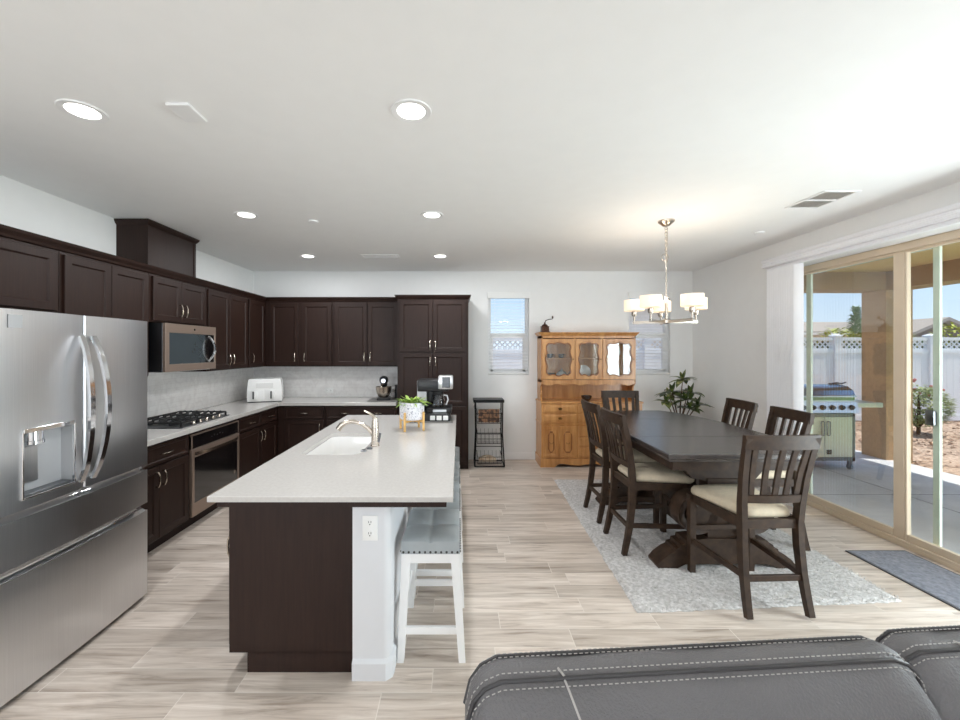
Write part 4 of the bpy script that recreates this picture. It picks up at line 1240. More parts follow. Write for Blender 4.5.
# ---------------------------------------------------------------- saddle stools at the island
def make_stool():
    t = thing('bar_stool', 'grey padded saddle stool with white legs at the near end of the island', 'bar stool', group='bar stools along the island')
    hw, hl = 0.152, 0.215            # half depth (x), half length (y)
    zb, zt = 0.545, 0.615
    b = MB()
    nx, ny = 12, 16
    def z(u, v):
        e = min(1 - abs(u), 1 - abs(v))
        k = 1 - max(0, 1 - e / 0.22) ** 2 * 0.32
        sad = 0.012 * v * v
        tuft = 0.009 * (math.exp(-(u / 0.09) ** 2) + math.exp(-(v / 0.07) ** 2) )
        dot = 0.008 * math.exp(-((u / 0.12) ** 2 + (v / 0.1) ** 2))
        return zb + 0.012 + (zt - zb - 0.012) * k + sad - tuft - dot
    us = [-1, -0.985, -0.93, -0.8, -0.5, -0.2, -0.08, 0, 0.08, 0.2, 0.5, 0.8, 0.93, 0.985, 1]
    vs = [-1, -0.985, -0.95, -0.85, -0.6, -0.3, -0.12, -0.05, 0, 0.05, 0.12, 0.3, 0.6, 0.85, 0.95, 0.985, 1]
    V = [[b.v((hw * u, hl * v, z(u, v))) for u in us] for v in vs]
    for i in range(len(vs) - 1):
        for j in range(len(us) - 1):
            b.face([V[i][j], V[i][j + 1], V[i + 1][j + 1], V[i + 1][j]])
    per = [V[0][j] for j in range(len(us))] + [V[i][-1] for i in range(1, len(vs))] + [V[-1][j] for j in range(len(us) - 2, -1, -1)] + [V[i][0] for i in range(len(vs) - 2, 0, -1)]
    low = [b.bm.verts.new((p.co.x, p.co.y, zb)) for p in per]
    n = len(per)
    for i in range(n):
        b.face([per[i], low[i], low[(i + 1) % n], per[(i + 1) % n]])
    b.face(low)
    st = b.build('seat', M['stool_leather'], t, smooth=50)
    b = MB()
    for k in range(11):
        x = -hw + 0.012 + (2 * hw - 0.024) * k / 10
        for s in (-1, 1): b.sphere((x, s * hl, zb + 0.009), 0.0065, n=6, m=4)
    for k in range(15):
        y = -hl + 0.012 + (2 * hl - 0.024) * k / 14
        for s in (-1, 1): b.sphere((s * hw, y, zb + 0.009), 0.0065, n=6, m=4)
    b.build('nail_trim', M['nail'], st)
    b = MB()
    x0, y0 = hw - 0.012, hl - 0.012
    b.box(-x0, x0, -y0, -y0 + 0.02, 0.49, zb, 0.002); b.box(-x0, x0, y0 - 0.02, y0, 0.49, zb, 0.002)
    b.box(-x0, -x0 + 0.02, -y0, y0, 0.49, zb, 0.002); b.box(x0 - 0.02, x0, -y0, y0, 0.49, zb, 0.002)
    b.build('seat_frame', M['white_paint'], t, smooth=0)
    lg = {}
    for sx in (-1, 1):
        for sy in (-1, 1):
            b = MB()
            top = Vector((sx * (hw - 0.026), sy * (hl - 0.026), zb - 0.002)); bot = Vector((sx * (hw + 0.012 - (0.0 if sx > 0 else 0.012)), sy * (hl + 0.008), 0))
            rings = []
            for q, w in ((bot, 0.017), (top, 0.023)):
                rings.append([(q.x - w, q.y - w, q.z), (q.x + w, q.y - w, q.z), (q.x + w, q.y + w, q.z), (q.x - w, q.y + w, q.z)])
            b.loft(rings); b.build('leg', M['white_paint'], t, smooth=0)
    for sy in (-1, 1):
        b = MB(); b.box(-hw + 0.015, hw - 0.005, sy * (hl + 0.001) - 0.01, sy * (hl + 0.001) + 0.01, 0.135, 0.172, 0.002); b.build('stretcher', M['white_paint'], t, smooth=0)
    for sx in (-1, 1):
        b = MB(); b.box(sx * (hw - 0.002) - 0.01, sx * (hw - 0.002) + 0.01, -hl, hl, 0.21, 0.247, 0.002); b.build('stretcher', M['white_paint'], t, smooth=0)
    return t


s0 = make_stool()
put(s0, (-0.148, 2.335, 0))
for k, lab in enumerate(('second grey padded stool from the white end of the island', 'third grey padded stool along the island, before the farthest one', 'grey padded stool at the far end of the island towards the pantry')):
    dup(s0, (-0.148, 2.335 + 0.545 * (k + 1), 0), 0, lab)


# ---------------------------------------------------------------- rug, door mat
b = MB()
q = [(1.085, 2.49), (2.82, 2.60), (2.88, 5.05), (1.17, 5.05)]
nx, ny = 60, 80
V = []
rg = random.Random(5)
for j in range(ny + 1):
    row = []
    for i in range(nx + 1):
        u, v = i / nx, j / ny
        x = (q[0][0] * (1 - u) + q[1][0] * u) * (1 - v) + (q[3][0] * (1 - u) + q[2][0] * u) * v
        y = (q[0][1] * (1 - u) + q[1][1] * u) * (1 - v) + (q[3][1] * (1 - u) + q[2][1] * u) * v
        e = i in (0, nx) or j in (0, ny)
        row.append(b.v((x + rg.uniform(-.006, .006), y + rg.uniform(-.006, .006), 0.002 if e else 0.016 + rg.uniform(-0.003, 0.003))))
    V.append(row)
for j in range(ny):
    for i in range(nx):
        b.face([V[j][i], V[j][i + 1], V[j + 1][i + 1], V[j + 1][i]])
per = [V[0][i] for i in range(nx + 1)] + [V[j][nx] for j in range(1, ny + 1)] + [V[ny][i] for i in range(nx - 1, -1, -1)] + [V[j][0] for j in range(ny - 1, 0, -1)]
b.face([b.bm.verts.new((p.co.x, p.co.y, 0.0005)) for p in per])
rug = tag(b.build('shag_rug', M['rug'], smooth=180), 'pale grey shag rug lying under the dining table', 'rug')
b = MB()
for i in range(26000):
    u, v = rg.random(), rg.random()
    x = (q[0][0] * (1 - u) + q[1][0] * u) * (1 - v) + (q[3][0] * (1 - u) + q[2][0] * u) * v
    y = (q[0][1] * (1 - u) + q[1][1] * u) * (1 - v) + (q[3][1] * (1 - u) + q[2][1] * u) * v
    if y > 4.4 : continue
    a = rg.uniform(0, 2 * PI); l_ = rg.uniform(0.008, 0.02); w_ = 0.003
    ca, sa = math.cos(a), math.sin(a)
    z = 0.012
    b.poly([(x - sa * w_, y + ca * w_, z), (x + sa * w_, y - ca * w_, z), (x + ca * l_, y + sa * l_, z + rg.uniform(0.006, 0.016))])
o = b.build('pile', M['rug'], rug, smooth=0, recalc=False)
o['kind'] = 'stuff'

mt = thing('door_mat', 'dark grey runner mat lying along the sliding door', 'mat', (3.3, 2.3, 0))
b = MB(); b.box(3.085, 3.53, 1.30, 3.245, 0.0005, 0.010, 0.002); b.build('pile', M['mat'], mt, smooth=0)
b = MB(); b.box(3.07, 3.085, 1.285, 3.26, 0.0005, 0.009, 0.002); b.box(3.53, 3.545, 1.285, 3.26, 0.0005, 0.009, 0.002); b.box(3.085, 3.53, 3.245, 3.26, 0.0005, 0.009, 0.002); b.box(3.085, 3.53, 1.285, 1.30, 0.0005, 0.009, 0.002)
b.build('binding', M['mat_edge'], mt, smooth=0)

# ---------------------------------------------------------------- dining chairs
RZ = 0.016      # top of the rug


def make_chair():
    t = thing('dining_chair', 'dark slat-back counter chair at the near end of the table, back to the room', 'dining chair', group='dining chairs around the table')
    DW = M['dark_wood']
    hb, hf = 0.178, 0.215
    def hx(z):
        return 0.188 - 0.016 * min(z, 0.5) / 0.5 + (0.034 * (z - 0.5) / 0.57 if z > 0.5 else 0)
    # cushion (tapered towards the back, rounded)
    b = MB()
    def ring(i, z, k=0.0):
        P = []
        base = [(-hf - 0.012 + i, 0.255 - i), (hf + 0.012 - i, 0.255 - i), (hb - 0.025 - i, -0.20 + i), (-hb + 0.025 + i, -0.20 + i)]
        for a in range(4):
            p0, p1 = Vector(base[a]), Vector(base[(a + 1) % 4])
            for s in (0.06, 0.25, 0.5, 0.75, 0.94):
                p = p0.lerp(p1, s)
                if a == 0: p.y += 0.02 * (1 - (2 * s - 1) ** 2)
                P.append((p.x, p.y, z))
        return P
    b.loft([ring(0.01, 0.555), ring(0.0, 0.57), ring(0.0, 0.59), ring(0.012, 0.61), ring(0.04, 0.622), ring(0.1, 0.628), ring(0.16, 0.63)])
    b.build('seat', M['cushion'], t, smooth=60)
    b = MB()
    b.box(-hf - 0.005, hf + 0.005, 0.215, 0.245, 0.50, 0.556, 0.003); b.box(-hb, hb, -0.225, -0.20, 0.50, 0.556, 0.003)
    for s in (-1, 1):
        b.bar([(s * (hb - 0.003), -0.21, 0.528), (s * (hf - 0.006), 0.235, 0.528)], 0.024, 0.056, (1, 0, 0))
        b.bar([(s * (hf - 0.02), 0.205, 0.48), (s * (hf - 0.055), 0.222, 0.505)], 0.02, 0.02, (0, 1, 0))
    b.build('seat_frame', DW, t, smooth=0)
    for s in (-1, 1):
        b = MB(); rings = []
        for (y, z, w) in ((0.232, 0, 0.019), (0.232, 0.25, 0.021), (0.23, 0.556, 0.024)):
            x = s * hf
            rings.append([(x - w, y - w, z), (x + w, y - w, z), (x + w, y + w, z), (x - w, y + w, z)])
        b.loft(rings); b.build('leg', DW, t, smooth=0)
        b = MB()
        prof = [(-0.285, 0.0, 0.034), (-0.262, 0.10, 0.038), (-0.235, 0.24, 0.044), (-0.218, 0.40, 0.050), (-0.213, 0.53, 0.052), (-0.222, 0.66, 0.046), (-0.245, 0.82, 0.040), (-0.278, 0.97, 0.036), (-0.305, 1.07, 0.032)]
        b.bar([(s * hx(z), y, z) for y, z, d in prof], 0.036, [d for _, _, d in prof], (1, 0, 0))
        b.build('leg', DW, t, smooth=30)
    # curved rails
    def rail(name, z0, z1, y, th, bow, x):
        b = MB(); R = []
        for k in range(9):
            u = k / 8 * 2 - 1
            yy = y - bow * (1 - u * u)
            zc = 0.012 * (1 - u * u)
            R.append([(x * u, yy - th / 2, z0), (x * u, yy + th / 2, z0), (x * u, yy + th / 2 - 0.008, z1), (x * u, yy - th / 2 - 0.008, z1)])
        b.loft(R); return b.build(name, DW, t, smooth=30)
    rail('top_rail', 1.0, 1.085, -0.293, 0.028, 0.022, 0.226)
    rail('lower_rail', 0.665, 0.712, -0.228, 0.024, 0.016, 0.176)
    for k in range(5):
        u = (k - 2) / 2.55
        x = u * 0.176
        bo = 1 - u * u
        b = MB(); b.bar([(x, -0.229 - 0.016 * bo, 0.70), (x * 1.07, -0.250 - 0.022 * bo, 0.85), (x * 1.15, -0.292 - 0.022 * bo, 1.01)], 0.032, 0.014, (1, 0, 0))
        b.build('slat', DW, t, smooth=0)
    for s in (-1, 1):
        b = MB(); b.bar([(s * (hb + 0.002), -0.236, 0.225), (s * hf, 0.23, 0.225)], 0.02, 0.034, (1, 0, 0)); b.build('stretcher', DW, t, smooth=0)
    b = MB(); b.box(-hb, hb, -0.252, -0.23, 0.195, 0.23, 0.002); b.build('stretcher', DW, t, smooth=0)
    b = MB(); b.box(-hf, hf, 0.222, 0.242, 0.30, 0.334, 0.002); b.build('stretcher', DW, t, smooth=0)
    return t


c0 = make_chair()
put(c0, (1.887, 2.71, RZ), math.radians(2))
dup(c0, (1.555, 3.36, RZ), -PI / 2 + 0.02, 'dark slat-back chair on the kitchen side of the table, the one closer to the sofa')
dup(c0, (1.56, 3.945, RZ), -PI / 2 + 0.02, 'dark slat-back chair on the kitchen side of the table, the one closer to the hutch')
dup(c0, (1.97, 4.72, RZ), PI, 'dark slat-back chair at the far end of the table in front of the hutch')
dup(c0, (2.48, 3.45, RZ), PI / 2 - 0.05, 'dark slat-back chair on the door side of the table, closer to the sofa')
dup(c0, (2.49, 4.07, RZ), PI / 2 - 0.05, 'dark slat-back chair on the door side of the table, beside the blinds')

# ---------------------------------------------------------------- dining table
tx0, tx1, ty0, ty1 = 1.378, 2.512, 2.695, 4.66
T = thing('dining_table', 'long dark wood counter-height dining table on scrolled pedestals', 'dining table', ((tx0 + tx1) / 2, (ty0 + ty1) / 2, RZ))
b = MB()
OUT = [(tx0, ty0), (2.345, ty0), (2.39, 2.73), (2.45, 2.84), (2.49, 3.0), (tx1, 3.2), (tx1, 3.75), (2.505, 3.95), (2.47, 4.2), (2.41, 4.42), (2.34, 4.58), (2.27, ty1), (1.62, ty1), (1.55, 4.58), (1.48, 4.42), (1.42, 4.2), (1.385, 3.95), (tx0, 3.75)]
def tring(z, i):
    cx0, cy0 = 1.93, 3.6
    return [(p[0] - i * (1 if p[0] > cx0 else -1), p[1] - i * (1 if p[1] > cy0 else -1), z) for p in OUT]
b.loft([tring(0.86, 0.018), tring(0.876, 0.014), tring(0.878, 0.003), tring(0.884, 0.0), tring(0.908, 0.0), tring(0.914, 0.005)])
b.build('tabletop', M['table_top'], T, smooth=0)
b = MB()
for y in (3.26, 4.08): b.box(tx0 + 0.002, tx1 - 0.002, y, y + 0.003, 0.9135, 0.9146)
b.build('leaf_seam', M['toe'], T, smooth=0)
b = MB()
b.loft([tring(0.79, 0.06), tring(0.79, 0.085), tring(0.86, 0.085), tring(0.86, 0.06), tring(0.79, 0.06)], False, False)
b.build('apron', M['dark_wood'], T, smooth=0)
tc = (tx0 + tx1) / 2


def pedestal(y):
    DW = M['dark_wood']
    b = MB()
    # corbel head
    hp = [(-0.40, 0.86), (-0.40, 0.80), (-0.375, 0.785), (-0.36, 0.74), (-0.335, 0.725), (-0.30, 0.735), (-0.27, 0.70), (-0.23, 0.655), (-0.17, 0.65), (-0.12, 0.63),
          (0.12, 0.63), (0.17, 0.65), (0.23, 0.655), (0.27, 0.70), (0.30, 0.735), (0.335, 0.725), (0.36, 0.74), (0.375, 0.785), (0.40, 0.80), (0.40, 0.86)]
    b.prism(hp, lambda a, z: (tc + a, y - 0.045, z), lambda a, z: (tc + a, y + 0.045, z))
    b.box(tc - 0.13, tc + 0.13, y - 0.055, y + 0.055, 0.22, 0.66, 0.004)
    p = b.build('pedestal', DW, T, smooth=0)
    for s in (-1, 1):
        b = MB()
        # C scroll, a thick open ring with a rolled end
        cx_, cz, R = tc + s * 0.20, 0.40, 0.155
        out, inn = [], []
        for k in range(25):
            a = math.radians(70 + 290 * k / 24)
            rr = R * (1.0 - 0.12 * k / 24)
            th = 0.05
            out.append((cx_ + s * -math.cos(a) * rr * -1 * -1, cz + math.sin(a) * rr))
            inn.append((cx_ + s * -math.cos(a) * (rr - th), cz + math.sin(a) * (rr - th)))
        rings = []
        for (ox, oz), (ix, iz) in zip(out, inn):
            rings.append([(ox, y - 0.07, oz), (ox, y + 0.07, oz), (ix, y + 0.055, iz), (ix, y - 0.055, iz)])
        b.loft(rings)
        b.cyl((cx_, y - 0.075, cz), (cx_, y + 0.075, cz), 0.075, 20)
        b.build('scroll', DW, T, smooth=30)
    b = MB()
    fp = [(-0.50, RZ), (-0.505, 0.035), (-0.47, 0.075), (-0.41, 0.12), (-0.375, 0.135), (-0.37, 0.155), (-0.34, 0.16), (-0.335, 0.185), (-0.30, 0.19), (-0.295, 0.215), (-0.15, 0.23),
          (0.15, 0.23), (0.295, 0.215), (0.30, 0.19), (0.335, 0.185), (0.34, 0.16), (0.37, 0.155), (0.375, 0.135), (0.41, 0.12), (0.47, 0.075), (0.505, 0.035), (0.50, RZ), (0.36, RZ), (0.30, 0.045), (-0.30, 0.045), (-0.36, RZ)]
    b.prism(fp, lambda a, z: (tc + a, y - 0.075, z), lambda a, z: (tc + a, y + 0.075, z))
    b.build('foot', DW, T, smooth=0)


pedestal(3.05)
pedestal(4.26)
b = MB(); b.box(tc - 0.05, tc + 0.05, 3.17, 4.19, 0.10, 0.19, 0.004); b.box(tc - 0.02, tc + 0.02, 3.17, 4.19, 0.60, 0.66, 0.003); b.build('stretcher', M['dark_wood'], T, smooth=0)

# ---------------------------------------------------------------- oak hutch
hx = thing('oak_hutch', 'honey oak hutch with three glazed doors over drawers and panelled cupboards', 'hutch', (1.80, 5.8, 0))
OAK = M['oak']
X0, X1, YF, YK = 1.125, 2.505, 5.60, 5.98
b = MB()
b.box(X0, X1, YF, YK, 0.11, 0.575); b.box(X0 - 0.008, X1 + 0.008, YF - 0.008, YK, 0.575, 0.60, 0.005); b.box(X0, X1, YF, YK, 0.60, 0.868)
b.box(X0 - 0.012, X1 + 0.012, YF - 0.015, YK, 0.868, 0.895, 0.008, 2)
b.build('base_case', OAK, hx, smooth=0)
b = MB()
n = 40
top = [(X0 - 0.012 + (X1 - X0 + 0.024) * k / n) for k in range(n + 1)]
def zlow(u):
    if u < 0.13 or u > 0.87: return 0.0
    if u < 0.2: return 0.05 * math.sin((u - 0.13) / 0.07 * PI / 2)
    if u > 0.8: return 0.05 * math.sin((0.87 - u) / 0.07 * PI / 2)
    return 0.05 + 0.012 * math.cos((u - 0.2) / 0.6 * 4 * PI) - 0.012
us = [0, 0.05, 0.1, 0.129, 0.1301, 0.15, 0.17, 0.2] + [0.2 + 0.6 * k / 20 for k in range(1, 20)] + [0.8, 0.83, 0.85, 0.8699, 0.871, 0.9, 0.95, 1.0]
b.loft([[(X0 - 0.014 + (X1 - X0 + 0.028) * u, yy, zlow(u) + 0.0) for u in us] + [(X0 - 0.014 + (X1 - X0 + 0.028) * u, yy, 0.12) for u in reversed(us)] for yy in (YF - 0.016, YF + 0.004)])
for xa, xb_ in ((X0 - 0.014, X0 + 0.006), (X1 - 0.006, X1 + 0.014)): b.box(xa, xb_, YF, YK, 0.0, 0.12)
b.build('plinth', OAK, hx, smooth=0)
FH = facing('-y', YF)


def brass_pull(u, v, parent, F, w=0.012):
    q = MB(F); q.loft([[(u - 0.03, v, w), (u - 0.012, v + 0.014, w), (u + 0.012, v + 0.014, w), (u + 0.03, v, w), (u + 0.012, v - 0.012, w), (u - 0.012, v - 0.012, w)],
                       [(u - 0.03, v, w + 0.003), (u - 0.012, v + 0.014, w + 0.003), (u + 0.012, v + 0.014, w + 0.003), (u + 0.03, v, w + 0.003), (u + 0.012, v - 0.012, w + 0.003), (u - 0.012, v - 0.012, w + 0.003)]])
    q.tube([(u - 0.02, v + 0.003, w + 0.003), (u - 0.018, v - 0.014, w + 0.014), (u + 0.018, v - 0.014, w + 0.014), (u + 0.02, v + 0.003, w + 0.003)], 0.003, 6)
    q.build('pull', M['brass'], parent)


cols = ((X0 + 0.03, 1.60), (1.63, 2.00), (2.03, X1 - 0.03))
for ci, (a, c) in enumerate(cols):
    for v0, v1 in ((0.745, 0.855), (0.615, 0.725)):
        q = MB(FH); q.panel(a, c, v0, v1, 0.014, 0.012, -0.004, 0.012); d_ = q.build('drawer', OAK, hx, smooth=0)
        brass_pull((a + c) / 2, (v0 + v1) / 2, d_, FH, 0.018)
for (a, c) in ((X0 + 0.03, 1.358), (1.366, 1.60), (2.03, 2.248), (2.256, X1 - 0.03)):
    q = MB(FH); q.panel(a, c, 0.135, 0.56, 0.016, 0.04, 0.004, 0.008); d_ = q.build('door', OAK, hx, smooth=0)
    um = (a + c) / 2; hw = (c - a) / 2 - 0.058
    shp = lambda e, w: [(um - hw + e, 0.25, w), (um - hw + 0.03, 0.20 + e, w), (um + hw - 0.03, 0.20 + e, w), (um + hw - e, 0.25, w), (um + hw - e, 0.44, w), (um + hw - 0.025, 0.475, w), (um + 0.02, 0.49 - e, w), (um - 0.02, 0.49 - e, w), (um - hw + 0.025, 0.475, w), (um - hw + e, 0.44, w)]
    q = MB(FH); q.loft([shp(0, 0.011), shp(0.002, 0.017), shp(0.012, 0.022)]); rp_ = q.build('raised_moulding', M['oak_dark'], d_, smooth=0)
    q = MB(FH); q.loft([shp(0.016, 0.0215), shp(0.018, 0.0235), shp(0.026, 0.0255)]); q.build('raised_panel', OAK, d_, smooth=0)
    brass_pull(um, 0.34, d_, FH, 0.021)
for v0, v1 in ((0.135, 0.265), (0.28, 0.41), (0.425, 0.56)):
    q = MB(FH); q.panel(1.63, 2.00, v0, v1, 0.014, 0.012, -0.004, 0.012); d_ = q.build('drawer', OAK, hx, smooth=0)
    brass_pull(1.815, (v0 + v1) / 2, d_, FH, 0.018)
# niche and upper case
UX0, UX1, UYF = 1.142, 2.455, 5.695
b = MB()
b.box(UX0, UX1, 5.965, YK, 0.895, 1.80)
for s, x in ((1, UX0), (-1, UX1)):
    pr = [(5.70, 1.16), (5.72, 1.12), (5.755, 1.09), (5.765, 1.03), (5.745, 0.985), (5.755, 0.94), (5.72, 0.91), (5.70, 0.895), (5.965, 0.895), (5.965, 1.16)]
    b.prism(pr, lambda yy, z_: (x, yy, z_), lambda yy, z_: (x + s * 0.02, yy, z_))
    b.box(x, x + s * 0.02, UYF, 5.965, 1.16, 1.80)
b.box(UX0, UX1, UYF, 5.965, 1.15, 1.185); b.box(UX0, UX1, UYF, 5.965, 1.765, 1.80)
b.box(UX0 + 0.02, UX1 - 0.02, UYF + 0.05, 5.965, 1.47, 1.485)
b.box(1.596, 1.618, UYF, UYF + 0.04, 1.185, 1.765); b.box(1.982, 2.004, UYF, UYF + 0.04, 1.185, 1.765)
us = [k / 40 for k in range(41)]
b.loft([[(UX0 + (UX1 - UX0) * u, yy, 1.118 + 0.012 * math.cos(u * 12 * PI)) for u in us] + [(UX0 + (UX1 - UX0) * u, yy, 1.155) for u in reversed(us)] for yy in (UYF + 0.002, UYF + 0.02)])
b.build('upper_case', OAK, hx, smooth=0)
b = MB()
prof = [(0, 1.795), (0.008, 1.80), (0.012, 1.812), (0.032, 1.832), (0.036, 1.845)]
b.loft([[(UX0 - p, YK, z_), (UX0 - p, UYF - p, z_), (UX1 + p, UYF - p, z_), (UX1 + p, YK, z_)] for p, z_ in prof]); b.build('cornice', OAK, hx, smooth=0)
FU = facing('-y', UYF)
for (a, c) in ((UX0 + 0.012, 1.603), (1.611, 1.985), (1.993, UX1 - 0.012)):
    v0, v1 = 1.192, 1.752
    q = MB(FU)
    N = 48
    um, vm = (a + c) / 2, (v0 + v1) / 2
    hw, hh = (c - a) / 2 - 0.052, (v1 - v0) / 2 - 0.055
    outer, inner = [], []
    for k in range(N):
        th = 2 * PI * (k + 0.5) / N
        dx, dy = math.cos(th), math.sin(th)
        s = 1 / max(abs(dx), abs(dy))
        px_, py_ = dx * s, dy * s
        outer.append((um + px_ * (c - a) / 2, vm + py_ * (v1 - v0) / 2))
        side = abs(px_) >= 0.999
        tt = py_ if side else px_
        wv = 0.012 * math.cos(tt * 2.2 * PI) - 0.006
        rad = 0.92 if (abs(px_) > 0.85 and abs(py_) > 0.85) else 1.0
        inner.append((um + px_ * hw * rad + (wv * (1 if px_ > 0 else -1) if side else 0), vm + py_ * hh * rad + (wv * (1 if py_ > 0 else -1) if not side else 0)))
    for cn in ((a, v0), (c, v0), (c, v1), (a, v1)):
        k = min(range(N), key=lambda i: (outer[i][0] - cn[0]) ** 2 + (outer[i][1] - cn[1]) ** 2); outer[k] = cn
    q.loft([[(p[0], p[1], 0.0) for p in inner], [(p[0], p[1], 0.0) for p in outer], [(p[0], p[1], 0.02) for p in outer],
            [(um + (p[0] - um) * 1.10, vm + (p[1] - vm) * 1.06, 0.02) for p in inner], [(p[0], p[1], 0.012) for p in inner], [(p[0], p[1], 0.0) for p in inner]], False, False)
    d_ = q.build('glazed_door', OAK, hx, smooth=0)
    q = MB(FU)
    q.loft([[(um + (p[0] - um) * k_, vm + (p[1] - vm) * k_, w_) for p in inner] for k_, w_ in ((1.05, 0.018), (1.05, 0.0245), (0.985, 0.0245), (0.985, 0.012))], False, False)
    q.build('scalloped_moulding', M['oak_dark'], d_, smooth=0)
    q = MB(FU); q.loft([[(p[0], p[1], w_) for p in inner] for w_ in (0.004, 0.007)]); q.build('glass_pane', M['hutch_glass'], d_, smooth=0)
    q = MB(FU); q.lathe([(0.006, 0.02), (0.009, 0.03), (0.004, 0.036)], (c - 0.024, vm, 0), 10); q.build('knob', M['brass'], d_)

# china behind the glass
def china(name, label, cat, prof, x, y, z, m=None, group=None):
    b = MB(); b.lathe(prof, (x, y, z), 20)
    return tag(b.build(name, m or M['china']), label, cat, group)
cup = [(0.02, 0), (0.035, 0.012), (0.042, 0.06), (0.038, 0.06), (0.03, 0.015)]
china('china_bowl', 'pale bowl behind the first glazed hutch door, lowest shelf', 'bowl', [(0.04, 0), (0.075, 0.03), (0.095, 0.085), (0.09, 0.085), (0.06, 0.025)], 1.27, 5.83, 1.1855)
tp = thing('teapot', 'rounded teapot beside the bowl behind the first hutch door', 'teapot', (1.46, 5.83, 1.1855))
b = MB(); b.lathe([(0.045, 0), (0.075, 0.03), (0.08, 0.07), (0.05, 0.11), (0.03, 0.116)], (1.46, 5.83, 1.1855), 22); b.build('body', M['china'], tp)
b = MB(); b.tube([(1.535, 5.83, 1.235), (1.57, 5.83, 1.27), (1.58, 5.83, 1.30)], [0.014, 0.01, 0.008], 8); b.build('spout', M['china'], tp)
b = MB(); b.lathe([(0.032, 0.115), (0.02, 0.128), (0.008, 0.132), (0.01, 0.145), (0.003, 0.15)], (1.46, 5.83, 1.1855), 16); b.build('lid', M['china'], tp)
for k, lab in enumerate(('grey cup on the upper hutch shelf, on the side away from the middle door', 'grey cup on the upper hutch shelf, nearest the middle door')):
    t = thing('china_cup', lab, 'cup', (1.30 + 0.16 * k, 5.86, 1.4855))
    b = MB(); b.lathe(cup, (1.30 + 0.16 * k, 5.86, 1.4855), 16); b.build('cup_body', M['steel_dark'], t)
    b = MB(); b.torus((1.345 + 0.16 * k, 5.86, 1.52), 0.018, 0.004, 'y', 12, 6); b.build('handle', M['steel_dark'], t)
for x, z, r_, lab in ((2.21, 1.186, 0.115, 'large white plate standing on edge behind the third hutch door'), (1.80, 1.186, 0.10, 'white plate standing on edge behind the middle hutch door'), (2.24, 1.486, 0.09, 'smaller white plate on the upper shelf behind the third hutch door')):
    b = MB(); b.lathe([(r_ * 0.6, 0), (r_, 0.012), (r_, 0.016), (r_ * 0.6, 0.006)], (0, 0, 0), 28)
    o = b.build('display_plate', M['white_ceramic']); o.location = (x, 5.93, z + r_ * 0.985); o.rotation_euler = (PI / 2 - 0.15, 0, 0)
    tag(o, lab, 'plate')

# things on the hutch
bw_ = MB(); bw_.lathe([(0.035, 0), (0.04, 0.006), (0.062, 0.035), (0.075, 0.075), (0.07, 0.075), (0.055, 0.035), (0.03, 0.012)], (1.76, 5.66, 0.8955), 24)
tag(bw_.build('small_bowl', M['bowl']), 'small dark glossy bowl on the open hutch counter', 'bowl')
gr = thing('coffee_grinder', 'small antique hand coffee grinder standing on top of the hutch', 'coffee grinder', (1.22, 5.83, 1.845))
b = MB(); b.box(1.155, 1.285, 5.77, 5.89, 1.8455, 1.86, 0.003); b.loft([[(1.22 + sx * a, 5.83 + sy * a, z_) for sx, sy in ((-1, -1), (1, -1), (1, 1), (-1, 1))] for a, z_ in ((0.052, 1.86), (0.05, 1.925), (0.056, 1.935))]); b.build('box', M['bronze'], gr, smooth=0)
b = MB(); b.lathe([(0.045, 0), (0.04, 0.02), (0.015, 0.035), (0.01, 0.06)], (1.22, 5.83, 1.935), 18); b.build('dome', M['bronze'], gr)
b = MB(); b.tube([(1.22, 5.83, 1.985), (1.235, 5.825, 2.02), (1.28, 5.82, 2.035), (1.325, 5.815, 2.04)], 0.006, 8); cr_ = b.build('crank', M['metal_black'], gr)
b = MB(); b.sphere((1.328, 5.815, 2.062), 0.013, 0.013, 0.022, 10, 8); b.build('crank_knob', M['bronze'], cr_)
b = MB(); b.sphere((1.22, 5.766, 1.89), 0.009, n=8, m=6); b.build('drawer_knob', M['brass'], gr)

# ---------------------------------------------------------------- wire rack by the pantry
wk = thing('wire_rack', 'narrow black three-tier wire rack between the pantry and the window', 'rack', (0.42, 5.72, 0))
x0, x1, yf, yk = 0.215, 0.615, 5.56, 5.86
MBK = M['metal_black']
b = MB()
for x in (x0, x1):
    b.tube([(x, yf, 0.02), (x + (0.02 if x == x0 else -0.02), yf + 0.06, 0.46), (x + (0.01 if x == x0 else -0.02), yf + 0.02, 0.90)], 0.009, 8)
    b.tube([(x, yk, 0.02), (x + (0.02 if x == x0 else -0.02), yk - 0.04, 0.46), (x + (0.01 if x == x0 else -0.02), yk - 0.06, 0.90)], 0.009, 8)
    b.tube([(x, yf, 0.02), (x, yk, 0.02)], 0.009, 8)
b.tube([(x0, yf, 0.02), (x1, yf, 0.02)], 0.009, 8); b.tube([(x0, yk, 0.02), (x1, yk, 0.02)], 0.009, 8)
b.tube([(x0 + 0.02, yf + 0.06, 0.46), (x1 - 0.02, yf + 0.06, 0.46)], 0.006, 6); b.tube([(x0 + 0.02, yf + 0.06, 0.28), (x1 - 0.02, yf + 0.06, 0.28)], 0.006, 6)
b.build('frame', MBK, wk)
b = MB(); b.box(x0 - 0.02, x1 + 0.0, yf - 0.01, yk - 0.03, 0.885, 0.925, 0.008, 2); b.build('top_shelf', MBK, wk, smooth=0)


